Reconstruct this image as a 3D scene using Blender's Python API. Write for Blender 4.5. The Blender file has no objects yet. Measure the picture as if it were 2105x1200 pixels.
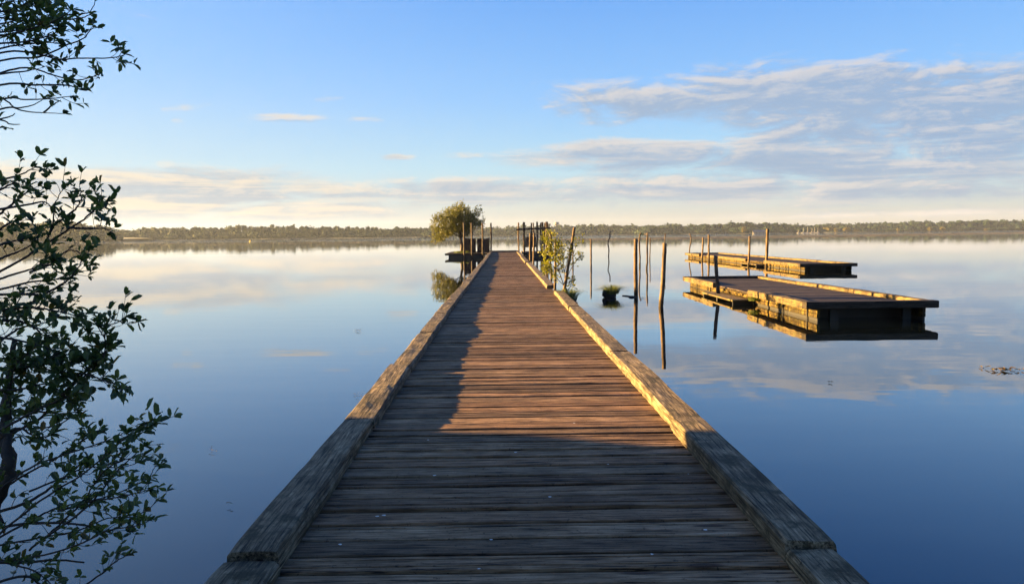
import bpy, math, random
import numpy as np
from mathutils import Vector, Matrix, noise as mn

SC = bpy.context.scene
COL = SC.collection
R = math.radians
rnd = random.Random(7)

# ------------------------------------------------------------------ camera
F = 1530.0
PW, PH = 2105.0, 1200.0
CAM = Vector((0.0, 0.0, 1.87))
ROLL = 0.0105
_d0 = Vector(((1034 - PW/2)/F, (PH/2 - 483)/F, -1.0))
_t = Vector((1.0, ROLL, 0.0))
_Y = _d0.normalized()
_Z = (_t.cross(_d0)).normalized()
if _Z.y < 0: _Z = -_Z
_X = _Y.cross(_Z).normalized()
M3 = Matrix((_X, _Y, _Z))            # camera -> world

def ray(px, py):
    return (M3 @ Vector(((px - PW/2)/F, (PH/2 - py)/F, -1.0))).normalized()
def at(px, py, z=0.0):               # the point of the level plane z seen at a photo pixel
    d = ray(px, py); k = (z - CAM.z)/d.z
    return CAM + d*k
def far(px, py, y):                  # the point at distance y ahead
    d = ray(px, py); return CAM + d*(y/d.y)
def azel(px, py):
    d = ray(px, py)
    return math.degrees(math.atan2(d.x, d.y)), math.degrees(math.asin(d.z))

cd = bpy.data.cameras.new('camera'); cam = bpy.data.objects.new('camera', cd); COL.objects.link(cam)
cam.matrix_world = Matrix.Translation(CAM) @ M3.to_4x4()
cd.sensor_width = 36.0; cd.lens = 36.0*F/PW
cd.clip_start = 0.05; cd.clip_end = 20000
SC.camera = cam

SC.view_settings.view_transform = 'Standard'
SC.view_settings.look = 'None'
SC.view_settings.exposure = 3.3
SC.view_settings.gamma = 1.0
SC.view_settings.use_curve_mapping = False
SC.cycles.max_bounces = 8
SC.cycles.diffuse_bounces = 3
SC.cycles.glossy_bounces = 4
SC.cycles.transmission_bounces = 3
SC.cycles.volume_bounces = 1
SC.cycles.caustics_reflective = False
SC.cycles.caustics_refractive = False
SC.cycles.use_denoising = True
SC.cycles.sample_clamp_indirect = 4.0

# ------------------------------------------------------------------ node helpers
class NT:
    def __init__(s, tree): s.t = tree; s.n = tree.nodes; s.l = tree.links
    def node(s, typ, **kw):
        nd = s.n.new(typ)
        for k, v in kw.items(): setattr(nd, k, v)
        return nd
    def put(s, sock, v):
        if v is None: return
        if hasattr(v, 'is_output') or isinstance(v, bpy.types.NodeSocket): s.l.new(v, sock)
        else: sock.default_value = v
    def math(s, op, a, b=None, c=None, clamp=False):
        nd = s.node('ShaderNodeMath', operation=op, use_clamp=clamp)
        s.put(nd.inputs[0], a)
        if b is not None: s.put(nd.inputs[1], b)
        if c is not None: s.put(nd.inputs[2], c)
        return nd.outputs[0]
    def mix(s, fac, a, b, blend='MIX'):
        nd = s.node('ShaderNodeMix', data_type='RGBA', blend_type=blend)
        s.put(nd.inputs[0], fac)
        for sk, v in ((nd.inputs[6], a), (nd.inputs[7], b)):
            if isinstance(v, (tuple, list)): v = (*v[:3], 1.0)
            s.put(sk, v)
        return nd.outputs[2]
    def noise(s, vec, scale, detail=4.0, rough=0.55, dist=0.0, dims='3D'):
        nd = s.node('ShaderNodeTexNoise', noise_dimensions=dims)
        s.put(nd.inputs['Vector'], vec)
        nd.inputs['Scale'].default_value = scale; nd.inputs['Detail'].default_value = detail
        nd.inputs['Roughness'].default_value = rough; nd.inputs['Distortion'].default_value = dist
        return nd.outputs['Fac']
    def mapping(s, vec, scale=(1,1,1), rot=(0,0,0), loc=(0,0,0)):
        nd = s.node('ShaderNodeMapping')
        s.put(nd.inputs['Vector'], vec)
        nd.inputs['Scale'].default_value = scale; nd.inputs['Rotation'].default_value = rot
        nd.inputs['Location'].default_value = loc
        return nd.outputs[0]
    def ramp(s, fac, stops, interp='LINEAR'):
        nd = s.node('ShaderNodeValToRGB'); cr = nd.color_ramp; cr.interpolation = interp
        while len(cr.elements) < len(stops): cr.elements.new(0.5)
        for e, (p, c) in zip(cr.elements, stops):
            e.position = p; e.color = (*c[:3], 1.0)
        s.put(nd.inputs[0], fac)
        return nd.outputs[0]
    def smooth(s, v, a, b, to0=0.0, to1=1.0):
        nd = s.node('ShaderNodeMapRange', interpolation_type='SMOOTHSTEP')
        s.put(nd.inputs[0], v)
        for k, x in zip((1, 2, 3, 4), (a, b, to0, to1)): s.put(nd.inputs[k], x)
        return nd.outputs[0]

def new_mat(name):
    m = bpy.data.materials.new(name); m.use_nodes = True
    nt = NT(m.node_tree); nt.n.clear()
    out = nt.node('ShaderNodeOutputMaterial')
    return m, nt, out
def principled(nt, out):
    b = nt.node('ShaderNodeBsdfPrincipled'); nt.l.new(b.outputs[0], out.inputs['Surface']); return b

def s2l(c):
    return tuple(((v/255)/12.92 if v <= 10 else ((v/255 + 0.055)/1.055)**2.4) for v in c)

# ------------------------------------------------------------------ sun and sky
SUN_EL = 8.4
SUN_AZ = -77.0                       # degrees from +Y, clockwise
sd = Vector((math.sin(R(SUN_AZ))*math.cos(R(SUN_EL)), math.cos(R(SUN_AZ))*math.cos(R(SUN_EL)), math.sin(R(SUN_EL))))
ld = bpy.data.lights.new('sun', 'SUN'); lo = bpy.data.objects.new('sun', ld); COL.objects.link(lo)
ld.energy = 5.0; ld.angle = R(0.5); ld.color = (1.0, 0.62, 0.21)
lo.rotation_euler = sd.to_track_quat('Z', 'Y').to_euler(); lo.location = (-60, 15, 40)

EXPO = 2.0**SC.view_settings.exposure
STR = 0.05
w = bpy.data.worlds.new('World'); SC.world = w; w.use_nodes = True
nt = NT(w.node_tree); nt.n.clear()
wo = nt.node('ShaderNodeOutputWorld'); bg = nt.node('ShaderNodeBackground')
nt.l.new(bg.outputs[0], wo.inputs[0]); bg.inputs[1].default_value = STR
sky = nt.node('ShaderNodeTexSky', sky_type='NISHITA')
sky.sun_disc = False; sky.sun_elevation = R(SUN_EL); sky.sun_rotation = R(SUN_AZ)
sky.altitude = 0; sky.air_density = 1.0; sky.dust_density = 0.6; sky.ozone_density = 3.0
tc = nt.node('ShaderNodeTexCoord')
sep = nt.node('ShaderNodeSeparateXYZ'); nt.l.new(tc.outputs['Generated'], sep.inputs[0])
DX, DY, DZ = sep.outputs
az = nt.math('MULTIPLY', nt.math('ARCTAN2', DX, DY), 57.2958)
el = nt.math('MULTIPLY', nt.math('ARCSINE', DZ), 57.2958)
def K(c):                            # display colour -> background colour
    return tuple(v/(STR*EXPO) for v in s2l(c))
# clear air, darker blue with height, warmer towards the sun
elr = nt.math('DIVIDE', el, 60.0)
def rp(e): return e/60.0
clear = nt.ramp(elr, [(0.0, K((182,172,166))), (rp(2.2), K((188,199,204))), (rp(5.0), K((172,214,236))),
                      (rp(10), K((140,194,249))), (rp(17), K((108,170,244))), (rp(26), K((58,136,236))), (1.0, K((40,100,205)))])
sunw = nt.smooth(az, 25.0, -50.0)
lowh = nt.smooth(el, 16.0, 0.0)
clear = nt.mix(nt.math('MULTIPLY', nt.smooth(az, 8.0, -45.0), 0.7), clear, K((158,200,249)))
clear = nt.mix(nt.math('MULTIPLY', nt.math('MULTIPLY', nt.smooth(az, 8.0, -45.0), nt.smooth(el, 14.0, 1.0)), 0.8), clear, K((188,222,234)))
warm = nt.math('MULTIPLY', sunw, lowh)
clear = nt.mix(nt.math('MULTIPLY', warm, 0.4), clear, K((218,203,184)))
nish = nt.mix(1.0, sky.outputs[0], (0.9, 0.95, 1.05), 'MULTIPLY')
clear = nt.mix(0.9, nish, clear)
# clouds: soft banks by direction, broken by noise
comb = nt.node('ShaderNodeCombineXYZ'); nt.l.new(az, comb.inputs[0]); nt.l.new(el, comb.inputs[1])
AE = comb.outputs[0]
def blobs(shift):
    a2 = nt.math('ADD', az, shift[0]); e2 = nt.math('ADD', el, shift[1])
    c2 = nt.node('ShaderNodeCombineXYZ'); nt.l.new(a2, c2.inputs[0]); nt.l.new(e2, c2.inputs[1])
    v = nt.mapping(c2.outputs[0], scale=(0.14, 0.50, 1.0), rot=(0, 0, R(-4)))
    n1 = nt.noise(v, 1.0, 9.0, 0.60, 0.9)
    v2 = nt.mapping(c2.outputs[0], scale=(0.55, 1.9, 1.0), rot=(0, 0, R(-7)))
    n2 = nt.noise(v2, 1.0, 8.0, 0.66, 0.8)
    nn = nt.math('ADD', nt.math('MULTIPLY', n1, 0.7), nt.math('MULTIPLY', n2, 0.3))
    tot = None
    for (x0, y0, x1, y1, th, k) in BL:
        A0, E0 = azel(x0, y0); A1, E1 = azel(x1, y1)
        ca, ce = (A0 + A1)/2, (E0 + E1)/2
        half = math.hypot(A1 - A0, E1 - E0)/2; ang = math.atan2(E1 - E0, A1 - A0)
        thd = math.degrees(th/F)
        da = nt.math('SUBTRACT', a2, ca); de = nt.math('SUBTRACT', e2, ce)
        u = nt.math('ADD', nt.math('MULTIPLY', da, math.cos(ang)/half), nt.math('MULTIPLY', de, math.sin(ang)/half))
        q = nt.math('ADD', nt.math('MULTIPLY', da, -math.sin(ang)/thd), nt.math('MULTIPLY', de, math.cos(ang)/thd))
        u = nt.math('POWER', nt.math('ABSOLUTE', u), 3.0)
        q = nt.math('POWER', nt.math('ABSOLUTE', q), 2.0)
        r = nt.math('SUBTRACT', k, nt.math('ADD', u, q))
        tot = r if tot is None else nt.math('SMOOTH_MAX', tot, r, 0.25)
    tot = nt.math('MAXIMUM', tot, -2.0)
    tot = nt.math('MINIMUM', tot, 1.0)
    return nt.math('ADD', nt.math('MULTIPLY', tot, 0.46), nt.math('MULTIPLY', nt.math('SUBTRACT', nn, 0.52), 2.1)), n2
# x0, y0, x1, y1, half thickness (photo pixels), strength
BL = [(1100,200,1560,212,44,0.95), (1400,200,2400,200,64,1.45), (1620,165,1910,118,30,0.45), (1160,252,1360,238,20,0.35),
      (1000,324,1720,306,36,0.95), (1470,300,2500,275,82,1.4), (960,392,2300,368,38,1.0), (480,395,1300,388,34,0.85),
      (1560,360,2300,350,26,0.8), (-800,388,700,380,44,1.15), (-600,432,950,426,26,0.8), (-700,452,700,448,10,.5),
      (480,240,700,243,11,0.62), (700,246,800,245,8,0.5), (320,226,460,214,9,0.3), (630,206,720,202,8,0.3),
      (890,320,1005,321,11,0.6), (770,323,855,323,8,0.45), (1350,446,2400,428,10,0.45), (345,248,385,249,7,.3),
      (120,18,400,30,30,-0.15), (1100,220,1165,217,9,0.45), (1900,385,2105,377,8,.3), (640,372,1000,366,10,.3)]
den, fine = blobs((0, 0))
den_s, _f2 = blobs((-0.55, 0.42))
cover = nt.smooth(den, -0.12, 0.40)
lit = nt.math('MULTIPLY', nt.smooth(nt.math('SUBTRACT', den, den_s), -0.08, 0.30), 0.85)
thick = nt.smooth(den, 0.05, 0.75)
cw = nt.smooth(az, 38.0, -38.0)
bright = nt.mix(cw, K((238,226,216)), K((255,238,212)))
body = nt.mix(cw, K((150,176,208)), K((178,190,203)))
bodyl = nt.mix(nt.smooth(el, 5.5, 1.5), body, K((172,185,200)))
edge = nt.mix(nt.math('MULTIPLY', lit, nt.math('SUBTRACT', 1.0, nt.math('MULTIPLY', thick, 0.55))), bodyl, bright)
vs3 = nt.mapping(AE, scale=(0.07, 1.5, 1.0), rot=(0, 0, R(-1.5)))
sk = nt.noise(vs3, 1.0, 8.0, 0.62, 0.5)
edge = nt.mix(nt.math('MULTIPLY', nt.math('MULTIPLY', nt.smooth(sk, 0.49, 0.60), nt.smooth(el, 8.5, 4.5)), nt.math('ADD', 0.3, nt.math('MULTIPLY', cw, 0.45))), edge, nt.mix(cw, K((232,222,212)), K((247,228,200))))
edge = nt.mix(nt.math('MULTIPLY', nt.math('MULTIPLY', nt.smooth(sk, 0.50, 0.40), nt.smooth(el, 8.5, 5.0)), 0.55), edge, nt.mix(cw, K((140,166,200)), K((172,186,202))))
alpha = nt.math('MULTIPLY', cover, 0.9)
skyc = nt.mix(alpha, clear, edge)
nt.l.new(skyc, bg.inputs[0])

# ------------------------------------------------------------------ object helpers
def tag(o, label=None, cat=None, group=None, kind=None):
    if label: o['label'] = label
    if cat: o['category'] = cat
    if group: o['group'] = group
    if kind: o['kind'] = kind
    return o
def empty(name, loc):
    o = bpy.data.objects.new(name, None); COL.objects.link(o); o.location = loc; o.empty_display_size = 0.3
    return o
class MB:
    """collects world-space geometry, links it as ONE mesh object"""
    def __init__(s): s.v = []; s.f = []; s.c = 0
    def add(s, vs, fs):
        k = s.c
        s.v.extend([tuple(p) for p in vs]); s.f.extend([tuple(i + k for i in f) for f in fs]); s.c += len(vs)
    def box(s, lo, hi, bev=0.0):
        (x0, y0, z0), (x1, y1, z1) = lo, hi
        b = bev
        if b <= 0:
            vs = [(x0,y0,z0),(x1,y0,z0),(x1,y1,z0),(x0,y1,z0),(x0,y0,z1),(x1,y0,z1),(x1,y1,z1),(x0,y1,z1)]
            s.add(vs, [(3,2,1,0),(4,5,6,7),(0,1,5,4),(1,2,6,5),(2,3,7,6),(3,0,4,7)])
            return
        vs = []
        for (cx, cy) in ((x0,y0),(x1,y0),(x1,y1),(x0,y1)):
            sx = 1 if cx == x0 else -1; sy = 1 if cy == y0 else -1
            for (zz, o) in ((z0, b), (z0 + b, 0), (z1 - b, 0), (z1, b)):
                vs.append((cx + sx*o, cy + sy*o, zz))
        fs = []
        for i in range(4):
            j = (i + 1) % 4
            for k in range(3): fs.append((i*4+k, j*4+k, j*4+k+1, i*4+k+1))
        fs.append((12,8,4,0)); fs.append((3,7,11,15))
        s.add(vs, fs)
    def tube(s, pts, rads, n=8, cap=True):
        pts = [Vector(p) for p in pts]; vs = []; fs = []
        up = Vector((0.13, 0.97, 0.2)).normalized()
        for i, p in enumerate(pts):
            a = pts[max(i-1, 0)]; b = pts[min(i+1, len(pts)-1)]
            t = (b - a); t = t.normalized() if t.length > 1e-9 else Vector((0,0,1))
            e = t.cross(up)
            if e.length < 0.1: e = t.cross(Vector((1,0,0)))
            e.normalize(); g = t.cross(e)
            r = rads[i] if isinstance(rads, (list, tuple)) else rads
            for k in range(n):
                th = 2*math.pi*k/n
                vs.append(p + e*(r*math.cos(th)) + g*(r*math.sin(th)))
        for i in range(len(pts)-1):
            for k in range(n):
                fs.append((i*n+k, i*n+(k+1) % n, (i+1)*n+(k+1) % n, (i+1)*n+k))
        if cap:
            fs.append(tuple(range(n-1, -1, -1))); fs.append(tuple((len(pts)-1)*n + k for k in range(n)))
        s.add(vs, fs)
    def prism(s, poly, y0, y1):      # polygon in (x, z) swept along y
        n = len(poly)
        s.add([(x, y0, z) for x, z in poly] + [(x, y1, z) for x, z in poly],
              [tuple(range(n)), tuple(range(2*n-1, n-1, -1))] + [(i, n+i, n+(i+1) % n, (i+1) % n) for i in range(n)])
    def build(s, name, mat, parent=None, smooth=False):
        base = Vector((0,0,0))
        if parent is not None:
            base = Vector(parent.location)
            q = parent.parent
            while q is not None: base += Vector(q.location); q = q.parent
        me = bpy.data.meshes.new(name)
        va = np.array(s.v, dtype=float) - np.array(base)
        me.from_pydata(va.tolist(), [], s.f); me.update()
        if smooth: me.polygons.foreach_set('use_smooth', [True]*len(me.polygons))
        if mat is not None: me.materials.append(mat)
        o = bpy.data.objects.new(name, me); COL.objects.link(o)
        if parent is not None: o.parent = parent
        return o

# ------------------------------------------------------------------ materials
def wood(name, cols, axis='X', fine=45.0, island=0.5, bump=0.5, moss=None, rough=0.75, stain=0.5, cracks=True, moss_amt=(0.5, 0.68), vstain=False, wet=0.0):
    """weathered timber: grain along one axis, worn and stained; cols dark -> light"""
    m, nt, out = new_mat(name); b = principled(nt, out)
    tc = nt.node('ShaderNodeTexCoord'); geo = nt.node('ShaderNodeNewGeometry')
    off = nt.node('ShaderNodeCombineXYZ')
    rpi = geo.outputs['Random Per Island']
    nt.put(off.inputs[0], nt.math('MULTIPLY', rpi, 37.0)); nt.put(off.inputs[1], nt.math('MULTIPLY', rpi, 11.0))
    va = nt.node('ShaderNodeVectorMath', operation='ADD'); nt.l.new(tc.outputs['Object'], va.inputs[0]); nt.l.new(off.outputs[0], va.inputs[1])
    P = va.outputs[0]
    sc = {'X': (3.2, fine, fine), 'Y': (fine, 3.2, fine), 'Z': (fine, fine, 3.2)}[axis]
    sc3 = {'X': (7, fine*3.2, fine*3.2), 'Y': (fine*3.2, 7, fine*3.2), 'Z': (fine*3.2, fine*3.2, 7)}[axis]
    sc2 = {'X': (1.3, 11, 11), 'Y': (11, 1.3, 11), 'Z': (11, 11, 1.3)}[axis]
    wv = nt.noise(P, 1.7, 2.0)
    g1 = nt.noise(nt.mapping(P, scale=sc), 1.0, 5.0, 0.62, 0.35)
    g2 = nt.noise(nt.mapping(P, scale=sc2), 1.0, 4.0, 0.6, 1.4)
    g3 = nt.noise(nt.mapping(P, scale=sc3), 1.0, 3.0, 0.7, 0.2)
    st = nt.noise(tc.outputs['Object'], 3.1, 8.0, 0.68)
    sp = nt.noise(tc.outputs['Object'], 38.0, 4.0, 0.7, 0.8)
    g = nt.math('ADD', nt.math('MULTIPLY', g1, 0.55), nt.math('ADD', nt.math('MULTIPLY', g2, 0.2), nt.math('MULTIPLY', g3, 0.25)))
    c = nt.ramp(g, [(0.35, cols[0]), (0.47, cols[1]), (0.66, cols[2])])
    isl = nt.math('ADD', 1.0 - island*0.5, nt.math('MULTIPLY', rpi, island))
    val = nt.math('MULTIPLY', isl, nt.math('ADD', 1.0 - stain*0.5, nt.math('MULTIPLY', nt.smooth(st, 0.32, 0.66), stain)))
    cv = nt.node('ShaderNodeCombineColor'); 
    for i in range(3): nt.put(cv.inputs[i], val)
    c = nt.mix(1.0, c, cv.outputs[0], 'MULTIPLY')
    # warm / cold drift between boards
    c = nt.mix(nt.math('MULTIPLY', nt.math('FRACT', nt.math('MULTIPLY', rpi, 7.31)), 0.35), c, nt.mix(1.0, c, (1.25, 0.9, 0.7), 'MULTIPLY'))
    if cracks:
        c = nt.mix(nt.smooth(sp, 0.60, 0.66), c, nt.mix(1.0, c, (0.4, 0.38, 0.36), 'MULTIPLY'))
        ck = nt.smooth(g1, 0.37, 0.42)
        c = nt.mix(ck, nt.mix(1.0, c, (0.22, 0.21, 0.20), 'MULTIPLY'), c)
    if axis == 'X':
        vo = nt.node('ShaderNodeTexVoronoi'); nt.l.new(nt.mapping(P, scale=(0.9, 4.2, 4.2)), vo.inputs['Vector']); vo.inputs['Scale'].default_value = 1.0
        kn = nt.smooth(vo.outputs['Distance'], 0.05, 0.12)
        c = nt.mix(kn, nt.mix(1.0, c, (0.25, 0.2, 0.18), 'MULTIPLY'), c)
    if moss is not None:
        mo = nt.smooth(nt.noise(tc.outputs['Object'], 5.0, 6.0, 0.65), moss_amt[0], moss_amt[1])
        c = nt.mix(mo, c, moss)
    if wet:
        sz = nt.node('ShaderNodeSeparateXYZ'); nt.l.new(tc.outputs['Object'], sz.inputs[0])
        wz = nt.math('ADD', sz.outputs[2], nt.math('MULTIPLY', nt.math('SUBTRACT', sp, 0.5), 0.25))
        c = nt.mix(nt.smooth(wz, wet, wet*0.4), c, nt.mix(1.0, c, (0.30, 0.30, 0.26), 'MULTIPLY'))
    if vstain:
        vs_ = nt.noise(nt.mapping(tc.outputs['Object'], scale=(9, 9, 1.6)), 1.0, 5.0, 0.7)
        c = nt.mix(nt.smooth(vs_, 0.56, 0.46), c, nt.mix(1.0, c, (0.30, 0.27, 0.22), 'MULTIPLY'))
    nt.l.new(c, b.inputs['Base Color'])
    b.inputs['Roughness'].default_value = rough
    b.inputs['Specular IOR Level'].default_value = 0.2
    hgt = nt.math('ADD', nt.math('MULTIPLY', g1, 0.7), nt.math('MULTIPLY', g2, 0.6))
    hgt = nt.math('ADD', hgt, nt.math('ADD', nt.math('MULTIPLY', wv, 0.3), nt.math('MULTIPLY', g3, 0.35)))
    bp = nt.node('ShaderNodeBump'); bp.inputs['Strength'].default_value = bump; bp.inputs['Distance'].default_value = 0.012
    nt.l.new(hgt, bp.inputs['Height']); nt.l.new(bp.outputs[0], b.inputs['Normal'])
    return m

def leafmat(name, cols, trans=0.35, rough=0.5, island=True, nscale=0.8, spec=0.4):
    m, nt, out = new_mat(name)
    b = nt.node('ShaderNodeBsdfPrincipled'); tr = nt.node('ShaderNodeBsdfTranslucent'); mx = nt.node('ShaderNodeMixShader')
    geo = nt.node('ShaderNodeNewGeometry'); tc = nt.node('ShaderNodeTexCoord')
    n = nt.noise(tc.outputs['Object'], nscale, 3.0)
    f = nt.math('ADD', nt.math('MULTIPLY', geo.outputs['Random Per Island'], 0.6), nt.math('MULTIPLY', n, 0.4)) if island else n
    stops = [(i/(len(cols)-1)*0.8 + 0.1, c) for i, c in enumerate(cols)]
    c = nt.ramp(f, stops)
    nt.l.new(c, b.inputs['Base Color']); b.inputs['Roughness'].default_value = rough
    b.inputs['Specular IOR Level'].default_value = spec
    c2 = nt.mix(1.0, c, (1.3, 1.25, 0.6), 'MULTIPLY'); nt.l.new(c2, tr.inputs[0])
    mx.inputs[0].default_value = trans
    nt.l.new(b.outputs[0], mx.inputs[1]); nt.l.new(tr.outputs[0], mx.inputs[2]); nt.l.new(mx.outputs[0], out.inputs['Surface'])
    return m

def plain(name, col, rough=0.6, var=0.3, scale=6.0, bump=0.0):
    m, nt, out = new_mat(name); b = principled(nt, out)
    tc = nt.node('ShaderNodeTexCoord'); n = nt.noise(tc.outputs['Object'], scale, 5.0)
    c = nt.ramp(n, [(0.3, tuple(v*(1-var) for v in col)), (0.7, tuple(min(1, v*(1+var)) for v in col))])
    nt.l.new(c, b.inputs['Base Color']); b.inputs['Roughness'].default_value = rough
    if bump:
        bp = nt.node('ShaderNodeBump'); bp.inputs['Strength'].default_value = bump; bp.inputs['Distance'].default_value = 0.02
        nt.l.new(n, bp.inputs['Height']); nt.l.new(bp.outputs[0], b.inputs['Normal'])
    return m

M = {}
M['deck'] = wood('deck_wood', [(0.024,0.014,0.007), (0.106,0.064,0.032), (0.25,0.172,0.104)], 'X', 52, 0.75, 1.0, stain=0.6)
M['curb'] = wood('curb_wood', [(0.012,0.009,0.006), (0.068,0.052,0.029), (0.28,0.225,0.145)], 'Y', 70, 0.4, 1.0, moss=(0.032,0.027,0.013), stain=0.8, moss_amt=(0.50, 0.66))
M['raft_side'] = wood('raft_side_wood', [(0.018,0.012,0.003), (0.075,0.051,0.009), (0.135,0.097,0.022)], 'Y', 34, 0.5, 0.6, moss=(0.085,0.072,0.011), stain=0.5, vstain=True, wet=0.07)
M['raft_curb'] = wood('raft_curb_wood', [(0.014,0.010,0.005), (0.060,0.043,0.019), (0.125,0.092,0.045)], 'Y', 40, 0.35, 0.6, moss=(0.10,0.09,0.03), stain=0.8)
M['raft_end_shaded'] = wood('raft_end_shaded_wood', [(0.008,0.0065,0.005), (0.022,0.017,0.012), (0.045,0.035,0.025)], 'X', 40, 0.3, 0.6)  # darker than the side beams: the ends' shade is in the colour
M['raft_deck'] = wood('raft_deck_wood', [(0.012,0.010,0.008), (0.038,0.029,0.022), (0.075,0.058,0.045)], 'X', 40, 0.6, 0.6)
M['under'] = plain('wet_shaded_timber', (0.008,0.0065,0.005), 0.6, 0.4)  # near black: wet wood, with the recessed raft ends' shade in the colour
M['post'] = wood('post_wood', [(0.025,0.017,0.010), (0.085,0.056,0.031), (0.14,0.10,0.06)], 'Z', 45, 0.3, 0.7, stain=0.8, wet=0.26)
M['post_grey'] = wood('post_grey_wood', [(0.022,0.016,0.012), (0.062,0.045,0.032), (0.105,0.08,0.06)], 'Z', 45, 0.3, 0.7, stain=0.8, wet=0.26)
M['bark'] = wood('bark', [(0.03,0.022,0.016), (0.075,0.056,0.04), (0.12,0.095,0.07)], 'Z', 30, 0.2, 0.8)
M['dark_board'] = wood('dark_board', [(0.012,0.008,0.007), (0.035,0.02,0.016), (0.06,0.036,0.026)], 'Z', 30, 0.5, 0.5)
M['iron'] = plain('rusty_iron', (0.06,0.03,0.018), 0.6, 0.5, 30)
M['grass'] = leafmat('grass_blades', [(0.05,0.075,0.012), (0.09,0.12,0.02), (0.14,0.14,0.035)], 0.3, 0.5)
M['root'] = plain('root_clump', (0.014,0.011,0.008), 0.7, 0.5, 20, 0.6)
M['stem'] = plain('willow_bark', (0.020,0.016,0.012), 0.8, 0.5, 30, 0.4)

# water
m, nt, out = new_mat('lake_water'); b = principled(nt, out)
b.inputs['Base Color'].default_value = (0.003, 0.006, 0.009, 1); b.inputs['IOR'].default_value = 1.36
b.inputs['Coat Weight'].default_value = 0.6; b.inputs['Coat IOR'].default_value = 1.42; b.inputs['Coat Roughness'].default_value = 0.015
tc = nt.node('ShaderNodeTexCoord')
P = tc.outputs['Object']
big = nt.noise(nt.mapping(P, scale=(0.012, 0.03, 1)), 1.0, 3.0)
patch = nt.smooth(nt.noise(nt.mapping(P, scale=(0.05, 0.11, 1)), 1.0, 3.0), 0.50, 0.68)
r1 = nt.noise(nt.mapping(P, scale=(0.5, 1.3, 1), rot=(0, 0, R(8))), 1.0, 2.0)
r2 = nt.noise(nt.mapping(P, scale=(2.2, 7.0, 1), rot=(0, 0, R(-6))), 1.0, 2.0)
h = nt.math('ADD', nt.math('MULTIPLY', r1, 0.5), nt.math('MULTIPLY', nt.math('MULTIPLY', r2, patch), 0.12))
bp = nt.node('ShaderNodeBump'); bp.inputs['Strength'].default_value = 0.09; bp.inputs['Distance'].default_value = 0.05
nt.l.new(h, bp.inputs['Height']); nt.l.new(bp.outputs[0], b.inputs['Normal']); nt.l.new(bp.outputs[0], b.inputs['Coat Normal'])
sx = nt.node('ShaderNodeSeparateXYZ'); nt.l.new(P, sx.inputs[0])
ruf = nt.math('MULTIPLY', nt.smooth(sx.outputs[1], 210.0, 380.0), nt.smooth(nt.noise(nt.mapping(P, scale=(0.004, 0.02, 1)), 1.0, 3.0), 0.40, 0.55))
nt.l.new(nt.math('ADD', nt.math('ADD', 0.012, nt.math('MULTIPLY', patch, 0.03)), nt.math('MULTIPLY', ruf, 0.10)), b.inputs['Roughness'])
M['water'] = m

# ------------------------------------------------------------------ water and bank
mb = MB()
mb.add([(-3200,-600,0),(3200,-600,0),(3200,3000,0),(-3200,3000,0)], [(0,1,2,3)])
tag(mb.build('water', M['water']), 'calm blue lake reflecting the sky and the clouds', 'lake', kind='structure')
M['soil'] = plain('bank_soil', (0.05,0.045,0.028), 0.9, 0.5, 1.5, 0.5)
def bank_h(x, y):                    # the near shore behind and left of the camera
    s = max(-7.5 - x - max(0, y - 6.5)*0.9, -1.2 - y - 0.25*x if x < 30 else -8)
    s += 0.5*mn.noise(Vector((x*0.3, y*0.3, 0)))
    return max(-0.5, min(0.75, 0.30*s)) + 0.06*mn.noise(Vector((x*0.8, y*0.8, 3)))
N = 90
vs = []; fs = []
xs = np.linspace(-45, 45, N); ys = np.linspace(-50, 22, N)
for y in ys:
    for x in xs: vs.append((x, y, bank_h(x, y)))
for j in range(N-1):
    for i in range(N-1):
        if max(vs[j*N+i][2], vs[j*N+i+1][2], vs[(j+1)*N+i][2], vs[(j+1)*N+i+1][2]) > -0.3:
            fs.append((j*N+i, j*N+i+1, (j+1)*N+i+1, (j+1)*N+i))
mb = MB(); mb.add(vs, fs)
tag(mb.build('ground', M['soil'], smooth=True), 'earth bank where the boardwalk starts', 'ground', kind='structure')

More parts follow.
